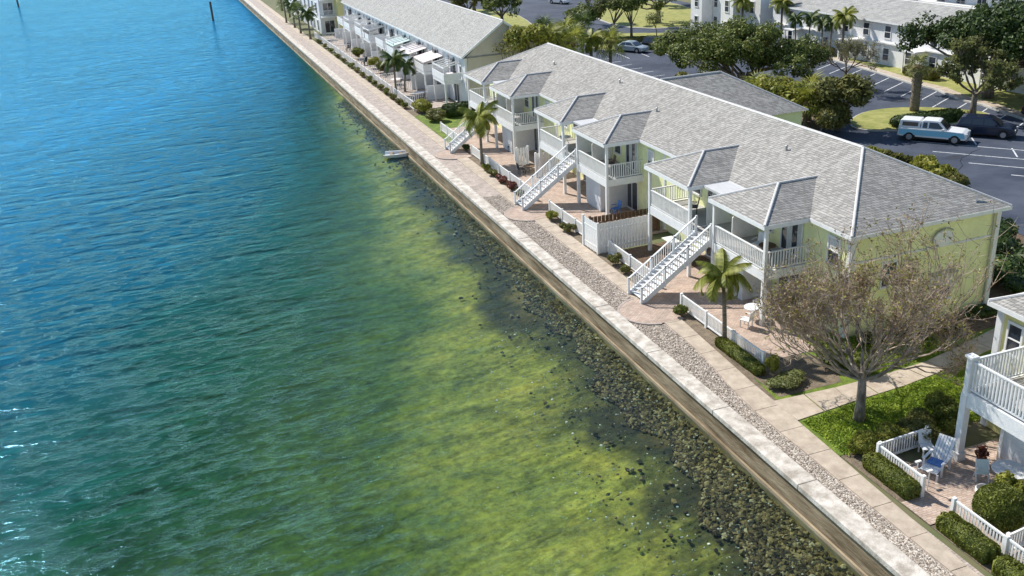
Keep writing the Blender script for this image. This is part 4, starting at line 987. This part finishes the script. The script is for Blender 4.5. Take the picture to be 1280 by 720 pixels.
rt = thing('round_table', 'round white patio table under the upstairs deck at the right', 'table', (26.4,22.0,0))
MB().lathe((0,0,.68), [(.02,0),(.62,0),(.64,.02),(.64,.04),(.02,.045)], 22).build('table_top', white2, rt, loc=(0,0,0))
for k in range(4): a = R(45+90*k); MB().tube([(.1*math.cos(a),.1*math.sin(a),.68),(.4*math.cos(a),.4*math.sin(a),0)], .025, 6).build('leg', white2, rt, loc=(0,0,0))
ac = thing('patio_chair', 'white chair with arched hoop back behind the round table', 'chair', (27.15,22.3,0), R(20))
MB().tube([(.1,-.3,.0)]+[(.1+.05*math.sin(R(a)), -.3*math.cos(R(a)), .75+.35*math.sin(R(a))) for a in range(0,181,20)]+[(.1,.3,0)], .022, 6).build('hoop_back', white2, ac, loc=(0,0,0))
MB().lathe((-.2,0,.42), [(.02,0),(.26,0),(.26,.04),(.02,.045)], 14).build('seat', white2, ac, loc=(0,0,0))
for s in (-1, 1): MB().tube([(-.4,s*.15,.42),(-.45,s*.2,0)], .02, 5).build('leg', white2, ac, loc=(0,0,0))
sg = thing('folded_chair', 'pale folded deck chair leaning beside a coil under the deck', 'chair', (25.75,22.6,0), R(60))
for s in (-1, 1): MB().beam((-.1,s*.22,.02),(.25,s*.22,.85),.04,.04).build('frame_rail', white2, sg, loc=(0,0,0)); MB().beam((.3,s*.2,.02),(.0,s*.2,.6),.04,.04).build('leg', white2, sg, loc=(0,0,0))
MB().beam((0,0,.3),(.24,0,.82),.42,.02,(0,0,1)).build('seat_cloth', tealp, sg, loc=(0,0,0))
hz = MB()
for k in range(4): hz.tube([(25.3+.3*math.cos(R(a)), 22.0+.3*math.sin(R(a)), .05+.045*k) for a in range(0,361,24)], .025, 5, False)
tag(hz.build('garden_hose', white2, None, loc=(25.3,22,0), kind=None), 'coiled pale garden hose on the bricks near the round table', 'hose')
def pot(loc, s, lab, lm, n=260):
    t = thing('potted_plant', lab, 'potted plant', loc); MB().lathe((0,0,0), [(.12*s,0),(.2*s,.32*s),(.22*s,.34*s),(.19*s,.35*s),(.17*s,.3*s)], 12).build('pot', terrac, t, loc=(0,0,0))
    P, Nn = ell_points(n, (.3*s,.3*s,.28*s), .3); o = bpy.data.objects.new('foliage', cloud_mesh('foliage', P+np.array([0,0,.6*s]), .08*s, lm)); C.objects.link(o); o.parent = t
pot((26.6,23.5,0), .9, 'clay pot with a red-leaved plant in the shade beside the deck post', red_l)
def simple_chair(loc, rz, lab, m_=None, sc_=1):
    m_ = m_ or white; t = thing('patio_chair', lab, 'chair', loc, rz); t.scale = (sc_,)*3
    MB().box(-.25,-.25,.4,.25,.25,.44).build('seat', m_, t, loc=(0,0,0)); MB().beam((-.25,0,.42),(-.36,0,.95),.48,.04,(0,0,1)).build('backrest', m_, t, loc=(0,0,0))
    for x in (-.22,.22):
        for y in (-.22,.22): MB().box(x-.025,y-.025,0,x+.025,y+.025,.4).build('leg', m_, t, loc=(0,0,0))
    for y in (-.27,.27): MB().box(-.25,y-.03,.62,.22,y+.03,.65).build('armrest', m_, t, loc=(0,0,0))
def simple_table(loc, lab, m_=None, r=.45, h=.72):
    m_ = m_ or white; t = thing('patio_table', lab, 'table', loc); MB().lathe((0,0,h-.04), [(.02,0),(r,0),(r,.04),(.02,.042)], 16).build('table_top', m_, t, loc=(0,0,0))
    for k in range(3): a = R(120*k); MB().tube([(.06,0,h-.04),(r*.8*math.cos(a),r*.8*math.sin(a),0)], .02, 5).build('leg', m_, t, loc=(0,0,0))
simple_chair((27.6,40.4,FZ), R(200), 'white chair on the balcony nearest the bare tree')
simple_table((27.4,39.3,FZ), 'small round table on the balcony nearest the bare tree', darkwood)
simple_chair((27.7,47.4,FZ), R(150), 'dark chair on the second balcony from the bare tree', blackp)
simple_chair((27.6,58.6,FZ), R(170), 'brown chair on the third balcony from the bare tree', darkwood)
simple_table((27.4,66.2,FZ), 'white table on the fourth balcony from the bare tree', white)
simple_chair((27.3,39.6,0), R(190), 'white chair on the ground patio under the nearest balcony')
simple_chair((25.4,37.9,0), R(120), 'white chair among the shadows on the brick patio behind the leaning palm')
simple_table((26.2,38.5,0), 'round white table on the brick patio behind the leaning palm', white2, .5)
simple_chair((26.9,77.6,0), R(160), 'black chair in the shade under the fifth balcony', blackp)
simple_table((26.0,70.6,0), 'low dark table on the patio behind the red-leaved plant', darkwood, .5, .5)
simple_chair((25.2,70.3,0), R(0), 'dark reclining chair on the patio near the red-leaved plant', blackp)
simple_chair((27.4,57.4,0), R(180), 'blue chair under the third balcony beside the storage room', bluecush)
bn = thing('work_bench', 'long white plank table on trestle legs beneath the second balcony', 'table', (27.2,48.4,0))
MB().box(-.35,-1.3,.78,.35,1.3,.83).build('table_top', white, bn, loc=(0,0,0))
for y in (-1.05,1.05):
    for s in (-1, 1): MB().tube([(s*.05,y,.78),(s*.3,y,0)], .02, 5).build('leg', metalg, bn, loc=(0,0,0))
um = thing('parasol', 'closed teal parasol on the near end terrace of the far white block', 'parasol', (26.4,118.2,0))
MB().tube([(0,0,0),(0,0,2.5)], .03, 6).build('pole', white, um, loc=(0,0,0)); MB().lathe((0,0,1.5), [(.12,0),(.16,.3),(.05,1.0)], 8).build('canopy', tealp, um, loc=(0,0,0))
for k, (x, y) in enumerate(((25.6,103.0),(25.2,112.3),(25.4,121.2),(25.1,131.5),(25.7,146))):
    simple_chair((x,y,0), R(160+20*k), ['nearest','second','third','fourth','farthest'][k]+' dark chair on the terraces before the far white block', blackp, 1.2)
for k, (x, y) in enumerate(((26.0,105.0),(25.6,114.8),(25.8,124.4))):
    simple_table((x,y,0), ['nearest','middle','farthest'][k]+' pink table on the terraces before the far white block', pinkp, .7, .7)
for x, y, lb in ((23.6,23.6,'left of the two thin garden lamps behind the near fence'),(23.55,22.95,'right of the two thin garden lamps behind the near fence')):
    t = thing('garden_lamp', lb, 'lamp', (x,y,0), 0, 'garden lamps'); MB().tube([(0,0,0),(0,0,.85)], .02, 6).build('pole', white, t, loc=(0,0,0)); MB().box(-.12,-.05,.85,.12,.05,.9).build('head', white, t, loc=(0,0,0))

#@@PLANTS
# ------------------------------------------------------------ the big bare tree
def bare_tree(name, label, loc, seed, trunk_r, th, spread, top, nl, levels=6, leafn=0, lm=None, leaf=.06, tm=None, bm=None, bias=(0,0), lowlimb=None, lim=9000, twl=.5):
    rs = random.Random(seed); t = thing(name, label, 'tree', loc)
    trunk = MB(); twg = MB(); tips = []; cnt = [0]
    base = Vector((0,0,-.1)); fork = Vector((bias[0]*.1, bias[1]*.1, th))
    trunk.tube([base, Vector((.03,.02,th*.35)), fork*.7+Vector((.02,0,0)), fork+Vector((0,0,.15))], [trunk_r*1.45, trunk_r*1.1, trunk_r*1.0, trunk_r*.85], 10)
    def grow(p, d, L, r, lev):
        cnt[0] += 1
        if cnt[0] > lim: return
        mid = p + d*L*.5 + Vector((rs.gauss(0,.06),rs.gauss(0,.06),rs.gauss(0,.04)))*L
        end = p + d*L + Vector((0,0,.04*L*lev))
        (trunk if lev <= 2 else twg).tube([p, mid, end], [r, r*.8, r*.6], 6 if lev <= 1 else (4 if lev <= 3 else 3), False)
        if lev >= levels: tips.append(end); return
        if lev >= levels-2: tips.append(mid)
        nb = rs.choice([2,3,3]) if lev < levels-1 else rs.choice([3,4])
        for k in range(nb):
            ax = Vector((rs.gauss(0,1),rs.gauss(0,1),rs.gauss(0,1))); ax -= ax.dot(d)*d; ax.normalize()
            a = rs.uniform(.22,.62) if k else rs.uniform(.05,.3)
            nd = (d*math.cos(a)+ax*math.sin(a)); nd.z += .10; e = end.copy()
            hd = math.hypot(e.x-bias[0], e.y-bias[1])
            if hd > spread*.85: nd.x -= (e.x-bias[0])/hd*.5; nd.y -= (e.y-bias[1])/hd*.5
            if e.z > top*.85: nd.z *= .3
            if e.z < 1.2: nd.z = abs(nd.z)+.2
            nd.normalize()
            st_ = p.lerp(end, rs.uniform(.55,1)) if k else end
            grow(st_, nd, L*rs.uniform(.66,.88), r*.62 if k else r*.7, lev+1)
    for k in range(nl):
        a = k*2*math.pi/nl+rs.uniform(-.3,.3); el = rs.uniform(.35,1.15)
        d = Vector((math.cos(a)*math.cos(el), math.sin(a)*math.cos(el), math.sin(el))); d += Vector((bias[0],bias[1],0))*.06; d.normalize()
        grow(fork-Vector((0,0,.12*k*th/nl)), d, spread*.36, trunk_r*.5, 1)
    for q in (lowlimb or []):
        d = Vector(q[:3]).normalized(); grow(fork-Vector((0,0,.2)), d, q[3], trunk_r*.42, 2)
    trunk.build('trunk', bm or bark, t, smooth=True, loc=(0,0,0)); twg.build('branches', tm or twigm, t, loc=(0,0,0), kind='stuff')
    T = np.array([tuple(p) for p in tips])
    # fine twigs at the tips
    k = 5; N = len(T)*k; Q = np.repeat(T, k, 0); dd = rng.normal(size=(N,3)); dd[:,2] = abs(dd[:,2])*.7+.1; dd /= np.linalg.norm(dd,axis=1)[:,None]
    E_ = Q+dd*(twl*(.4+rng.random(N)))[:,None]; sd = np.cross(dd, rng.normal(size=(N,3))); sd /= np.linalg.norm(sd,axis=1)[:,None]; sd *= .009
    V = np.stack([Q-sd, Q+sd, E_], 1).reshape(-1,3); me = bpy.data.meshes.new('twigs'); me.from_pydata(V.tolist(), [], np.arange(3*N).reshape(-1,3).tolist()); me.materials.append(tm or twigm); me.update()
    o = bpy.data.objects.new('twigs', me); C.objects.link(o); o.parent = t; o['kind'] = 'stuff'
    if leafn:
        for frac, lmm in lm:
            nn = int(leafn*frac); i = rng.integers(0, N, nn); f = rng.random(nn)[:,None]; P = Q[i]*(1-f)+E_[i]*f+rng.normal(scale=.05, size=(nn,3))
            o = bpy.data.objects.new('leaves', cloud_mesh('leaves', P, leaf, lmm)); C.objects.link(o); o.parent = t; o['kind'] = 'stuff'
    return t
bare_tree('bare_tree', 'large nearly leafless tree with pinkish brown twigs before the yellow-green end wall', (24.55,28.05,0), 11, .185, 2.0, 3.9, 7.1, 8, 6, 8500,
    [(.55, brown_l), (.45, yel_l)], .062, twigm, limbbark, (1.1,1.7), [(1,.25,.28,2.4),(-.8,.5,.3,1.5),(.4,1,.3,2.3),(1,.6,.5,2.4),(-.5,.9,.45,2.0)], 8500)
bare_tree('bare_tree', 'small thin bare tree with sparse yellow-green leaves on the car park island', (65.6,82.0,.1), 4, .17, 1.9, 3.2, 5.2, 5, 5, 2600, [(1, thin_l)], .08, palebark, bark, (0,0), None, 3000)
bare_tree('young_tree', 'tree with pale forked trunk and loose grey-green leaves in front of the dense big tree', (67.8,66.8,.1), 9, .24, 2.0, 3.8, 6.6, 6, 5, 16000, [(1, thin_l)], .12, palebark, bark, (0,0), None, 4000)
# ------------------------------------------------------------ other trees
tree('oak_tree', 'broad dark oak behind the roof of the yellow-green block', 'tree', (56.1,86.3,.1), 2.2, [(-1,2,3.9,5.5,5,2.7),(2.5,-3.5,3.4,4,4,2.4),(-2.5,6,4.0,4.5,5,2.4),(0,0,5.4,4.5,4.5,1.9)], 190, 280, .15, oak_l, palebark, .26, seed=3, limbs=26, fork=5, clr=1.0)
tree('shade_tree', 'very large dense dark green tree at the upper right', 'tree', (74.2,71.5,0), 3.0, [(0,0,6.2,5.5,6,2.7),(1.5,-6,5.6,5,5.5,2.6),(-2.5,4,5.2,3.6,4,2.2),(4,1,6.2,4,5,2.4)], 150, 250, .19, dark_l, bark, .4, seed=5, limbs=26, fork=2, clr=1.15)
tree('shade_tree', 'dark tree at the right edge shading the road behind the dark blue car', 'tree', (77.5,61.5,0), 2.5, [(0,0,4.4,5,6,2.6)], 60, 230, .19, dark_l, bark, .3, seed=8, limbs=14)
tops = [((54.6,68.6),'bushy olive tree just left of the pickup, behind the roof ridge',1.4,2.5,4.6,oliv_l,.2),((51.6,73.0),'rounded yellow-green tree between the oak and the bushy fan palms',1.3,2.2,4.0,yel_l,.18),((57.5,91.5),'olive-green tree close behind the left half of the oak',2.0,3.2,5.2,oliv_l,.22),((33.4,94.0),'bushy olive tree against the shaded gable wall of the far white block',3.0,2.0,7.0,oliv_l,.16),((35.6,94.6),'yellow-green tree by the gable wall, beside the bushy olive one',3.6,2.3,8.2,yel_l,.18),((40.2,100.5),'olive tree filling the gap between the two long roofs',1.6,2.3,5.0,oliv_l,.18),((43.0,106.5),'yellow-green tree behind the near ridge end, before the fan palms',1.6,2.4,5.2,thin_l,.18),((37.6,99.2),'small bright tree close to the shaded gable wall',1.2,1.7,4.0,yel_l,.14),
        ((61.1,127.7),'left of the two slim trees standing by the silver white car',2.6,2.6,6.4,thin_l,.22),((63.0,126.0),'right of the two slim trees standing by the silver white car',2.4,2.6,6.6,oak_l,.2),
        ((74.5,139.5),'spreading dark oak with leaning trunk left of the white bays',2.6,4.6,6.0,oak_l,.4),((67.2,126.3),'tiny thin young tree on the grass island near the black car',1.6,1.1,3.2,thin_l,.07),
        ((79.4,137.1),'left of the pair of dark trunks next to the white bays',3.6,2.6,7.4,dark_l,.26),((80.6,134.8),'right of the pair of dark trunks next to the white bays',3.6,2.4,7.2,dark_l,.24),
        ((57.8,131),'dark bushy tree on the long grass island behind the palms',2.2,2.6,4.8,oak_l,.24),((52.5,152),'dark tree behind the far end of the long white roof',2.0,3.4,5.4,oak_l,.3),
        ((50.5,164),'second dark tree behind the far end of the long white roof',2.0,3.2,5.2,oliv_l,.3),((66,148),'tall dark tree at the top edge left of the far road',3.0,2.6,7.5,oak_l,.24),((86,160),'tree at the top edge between road and white bays',2.6,4.0,6.2,oak_l,.34),((56,178),'leafy tree at the very top beyond the car park grass',2.4,4.0,6.4,oliv_l,.3)]
for k, ((x, y), lb, th, r, top_, lm_, tr_) in enumerate(tops):
    tree('shade_tree', lb, 'tree', (x,y,.1), th, [(0,0,top_-r*.55,r,r,r*.62)], 26 if r > 2 else 8, 130 if r > 2 else 60, .20 if r > 2 else .14, lm_, bark, tr_, seed=20+k, limbs=8, clr=.9)
# ------------------------------------------------------------ palms
palm('palm_tree', 'small dark green feather palm behind the white picket fence, nearest the stairs', (23.3,36.6,0), 3.7, 1.75, 20, 'feather', palm_l, .11, (-.15,.1), 2, cat='palm tree')
palm('palm_tree', 'yellowish feather palm on the flower bed by the middle stair', (23.35,74.9,0), 3.9, 2.2, 20, 'feather', palm_l, .12, (.05,.1), 5)
palm('palm_tree', 'feather palm in front of the near terraces of the far white block', (24.1,108.9,0), 3.9, 2.2, 18, 'feather', palmd_l, .12, (.1,-.1), 6)
palm('palm_tree', 'second feather palm leaning over the near terraces of the far white block', (25.4,109.9,0), 3.0, 1.8, 14, 'feather', palmd_l, .11, (.4,-.2), 7)
palm('cabbage_palm', 'stout cabbage palm with shaggy trunk on the grass island by the pickup', (64.6,70.6,.1), 4.1, 1.35, 26, 'fan', thin_l, .34, (-.1,0), 8, boots=True)
fan = [((38.0,95.6),6.8),((42.5,108),5.2),((43.5,103.6),5.4),((45.6,101.5),5.0),((47.6,100.6),4.2),((48.6,110.8),5.0),((40.6,95.0),5.8)]
wh = ['leftmost fan palm behind the grey ridge near the far roof end','tall fan palm rising above the fan palm group','fan palm at the centre of the group behind the ridge','yellowish fan palm with arching fronds above the ridge end','fan palm with a brown trunk nearest the car park, right end of group','fan palm at the back of the group behind the ridge','short fan palm close above the hip of the roof']
for k, ((x, y), h_) in enumerate(fan): palm('fan_palm', wh[k], (x,y,0), h_, 2.1, 26, 'fan' if k not in (3,0) else 'feather', palmd_l if k in (1,5) else palm_l, .2, (0,0), 30+k, group='fan palms behind the far roof end')
for k, ((x, y), h_, lb) in enumerate((((75.2,116.5),5.2,'tall palm against the white bays at the top'),((77.4,110.5),5.4,'tall bright palm between the white bays and the grey roof'),((75.7,95.6),5.2,'tall palm rising over the grey roof of the white block'))):
    palm('palm_tree', lb, (x,y,0), h_, 2.1, 20, 'feather', palm_l, .16, (0,0), 40+k)
for k, (x, y) in enumerate(((76.2,105.6),(76.6,103.4),(77,101.2),(76.7,99.2))):
    palm('palm_tree', ['leftmost','second from left','third from left','rightmost'][k]+' of the four slender palms against the white facade', (x,y,0), 3.9+.3*(k % 2), 1.6, 14, 'feather', palmd_l, .1, (.3*(k % 2)-.15,0), 50+k, group='slender palms by the white block')
tops2 = [((22.7,163.5),4.2),((22.4,172.2),3.6),((22.6,181),4.0),((22.3,190),3.6),((24.2,199),4.4),((24.5,213),4.4)]
for k, ((x, y), h_) in enumerate(tops2): palm('palm_tree', ['first (nearest)','second','third','fourth','fifth','farthest'][k]+' palm in the row by the promenade at the top left', (x,y,0), h_, 2.0, 20, 'fan' if k % 2 else 'feather', palmd_l, .16, (0,0), 60+k, group='palms by the far promenade')
for k, (x, y) in enumerate(((51.0,76.0),(54.4,72.6),(52.2,70.2))):
    palm('fan_palm', ['left','middle','right'][k]+' bushy yellow-green fan palm of the clump behind the roof ridge', (x,y,.1), 2.3, 2.1, 32, 'fan', palm_l if k != 1 else yel_l, .2, (0,0), 70+k, group='bushy fan palms by the oak')
# ------------------------------------------------------------ shrubs and hedges
bush('clipped_hedge', 'low clipped rectangular hedge before the near picket fence', (22.72,23.95,0), (.34,1.3,.62), hedge_l, 5200, .045, box=True, seed=1)
bush('clipped_hedge', 'low clipped hedge before the fence by the topiary, right of the brick entrance', (22.55,20.0,0), (.36,1.15,.62), hedge_l, 5200, .045, box=True, seed=2)
bush('clipped_hedge', 'low clipped hedge cut by the bottom right corner', (22.5,17.7,0), (.36,.9,.6), hedge_l, 3000, .05, box=True, seed=3)
bush('topiary', 'large clipped ball-shaped topiary at the lower right', (24.25,20.35,0), (.88,.88,1.55), hedge_l, 9000, .045, lumps=1, shell=.93, seed=4)
bush('shrub', 'yellow-green leafy shrub at the right edge behind the topiary', (25.6,20.9,0), (.6,.6,1.3), yel_l, 2200, .08, seed=5)
bush('shrub', 'yellow-green hedge shrub nearest the sidewalk in the big hedge by the lawn', (23.15,25.95,0), (.8,.65,.8), yel_l, 4600, .055, seed=6)
bush('shrub', 'middle shrub of the big hedge between lawn and near patio', (24.4,26.0,0), (.9,.65,.9), yel_l, 4800, .055, seed=7)
bush('shrub', 'darkest tall shrub of the hedge next to the deck post', (25.75,25.95,0), (.9,.7,1.15), oliv_l, 5000, .06, seed=8)
bush('shrub', 'tall dark shrub against the corner of the pale yellow building', (27.2,26.0,0), (.8,.7,1.3), hedge_l, 4200, .06, seed=9)
bush('clipped_hedge', 'long low hedge in front of the picket fence beside the leaning palm', (23.12,34.95,0), (.3,1.9,.45), hedge_l, 5500, .05, box=True, seed=10)
bush('shrub', 'small upright yellow-green shrub at the end of the patio fence', (23.7,33.0,0), (.3,.3,1.0), yel_l, 900, .06, seed=11)
bush('ground_cover', 'patch of low grey-green ground cover between the bed and the concrete path', (23.7,31.9,0), (.85,.75,.4), thin_l, 2600, .05, seed=12)
bush('shrub', 'dark shrub in the shade under the bare tree near the wall', (26.6,32.6,0), (1.0,1.0,1.0), hedge_l, 2600, .07, seed=13)
bush('shrub', 'small dark green shrub beside the foot of the nearest stair', (23.2,40.6,0), (.35,.35,.6), hedge_l, 900, .06, seed=14)
bush('shrub', 'left of the two round shrubs outside the board fence', (23.25,48.9,0), (.4,.5,.6), oliv_l, 1200, .06, seed=15)
bush('shrub', 'right of the two round shrubs outside the board fence', (23.2,47.3,0), (.38,.42,.55), oliv_l, 1000, .06, seed=16)
bush('shrub', 'yellow-green shrub next to the foot of the middle stair', (23.0,58.7,0), (.45,.6,.65), yel_l, 1200, .07, seed=17)
bush('shrub', 'pale green shrub between the middle stair and the white board fence', (22.95,55.6,0), (.4,.55,.6), oliv_l, 1100, .07, seed=18)
for k, (y, lm_, lb) in enumerate(((65.0,oliv_l,'green shrub nearest the middle stair in the flower bed'),(66.9,red_l,'dark red leaved shrub in the flower bed'),(69.0,red_l,'second dark red shrub in the flower bed, beyond the first'),(71.0,oliv_l,'grey-green shrub past the red shrubs in the flower bed'),(73.0,yel_l,'small yellow shrub at the base of the yellowish palm'))):
    bush('shrub', lb, (23.05,y,0), (.4,.75,.5), lm_, 1100, .07, seed=20+k)
bush('hedge', 'rounded bright hedge at the near corner of the far terraces', (24.2,97.5,0), (1.1,1.9,1.3), yel_l, 3200, .10, seed=30)
bush('hedge', 'smaller rounded hedge beside the green lawn strip', (24.5,92.6,0), (1.0,1.5,1.1), oliv_l, 2600, .09, seed=31)
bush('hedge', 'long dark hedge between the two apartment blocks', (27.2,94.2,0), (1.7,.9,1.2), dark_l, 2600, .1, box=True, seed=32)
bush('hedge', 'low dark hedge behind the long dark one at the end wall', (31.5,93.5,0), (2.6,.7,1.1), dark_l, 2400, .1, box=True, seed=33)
bush('shrub', 'round shrub under the far stair of the yellow-green block', (23.6,80.1,0), (.45,.5,.5), dark_l, 700, .08, seed=34)
ys_ = [101,103.5,106.5,110,113,116,119.5,123,127,131,136,141,147,152,158]
wds = ['first','second','third','fourth','fifth','sixth','seventh','eighth','ninth','tenth','eleventh','twelfth','thirteenth','fourteenth','last']
for k, y in enumerate(ys_): bush('shrub', wds[k]+' from the near end in the row of low shrubs before the far white fences', (23.15,y,0), (.4,.8,.6), oliv_l if k % 3 else hedge_l, 420, .12, seed=40+k, group='shrubs in front of the far white fences')
for k, (x, y, lm_) in enumerate(((25.8,128.5,yel_l),(25.9,124.0,oliv_l),(25.5,138,hedge_l))): bush('shrub', ['yellow','olive','dark green'][k]+' garden shrub inside the far terraces', (x,y,0), (1.0,1.0,1.7), lm_, 900, .12, seed=60+k)
for k, (x, y, s_) in enumerate(((41.0,37.0,1.5),(42.8,39.4,1.7),(41.2,41.2,1.4),(44.5,42.0,1.6),(43.6,36.2,1.6),(40.3,34.2,1.2))):  # added bushes: their dark leaf colour stands in for black shade
    bush('shrub', ['nearest','tallest','middle','farthest','outermost','lowest'][k]+' added dark shrub standing in for the deep shade right of the yellow-green end wall', (x,y,0), (s_*1.2,s_*1.2,s_*1.1), dark_l, 1900, .12, seed=140+k)
for k, x in enumerate((29.8,32.0,34.3,36.6)):  # added planting: the end wall's shadow put into dark leaf colour
    bush('ground_cover', ['leftmost','second','third','rightmost'][k]+' low dark planting standing in for the shadow along the foot of the end wall', (x,33.7,0), (1.15,.6,.45), dark_l, 1700, .07, seed=150+k)
# behind the big roof
for k, (x, y, s, lm_, lb) in enumerate(((53.4,68.2,1.8,oliv_l,'rounded leafy bush at the right end of the clump behind the ridge'),(55.2,72.0,1.7,hedge_l,'bush behind the fan palms beside the oak'),(50.2,80,2.0,yel_l,'yellow-green bush under the left of the oak'),(48.6,84.5,1.9,oliv_l,'olive bush between the wing roof and the oak'),
      (50.2,58.6,.9,yel_l,'first small shrub showing over the hip line'),(50.6,56.4,.9,oliv_l,'second small shrub showing over the hip line'),(50.7,54.0,1.0,yel_l,'third shrub over the hip line, brightest'),(50.6,52.0,1.0,yel_l,'fourth shrub over the hip line'),(50.4,50.3,.9,oliv_l,'last shrub over the hip line toward the corner'),
      (38.5,105.5,2.0,oliv_l,'bush in the gap between the two grey roofs, left'),(41.0,103.5,1.8,yel_l,'yellowish bush in the gap between the two grey roofs'),(43.5,101,1.6,hedge_l,'dark bush behind the ridge end of the near roof'))):
    bush('shrub', lb, (x,y,0), (s*1.1,s*1.1,s*(1.9 if k < 4 or k > 8 else 1.6)), lm_, int(1500*s), .15, seed=80+k)
for k, ((x, y), L_, lb) in enumerate((((62.3,66.3),(3.6,.9,.9),'long dark clipped hedge behind the pickup on the grass island'),((62.5,123.6),(4.2,.8,.9),'long hedge on the grass island behind the silver white car'),((76.2,82.8),(.8,2.2,1.0),'low shrub bed before the dense big tree'),((77,104),(.6,5,.9),'long hedge along the white facade under the slender palms'))):
    t = bush('clipped_hedge', lb, (x,y,.1), L_, dark_l if k == 0 else oliv_l, 3000, .11, box=True, seed=100+k)
    if k == 0: t.rotation_euler.z = R(-4)
    if k == 1: t.rotation_euler.z = R(-30)
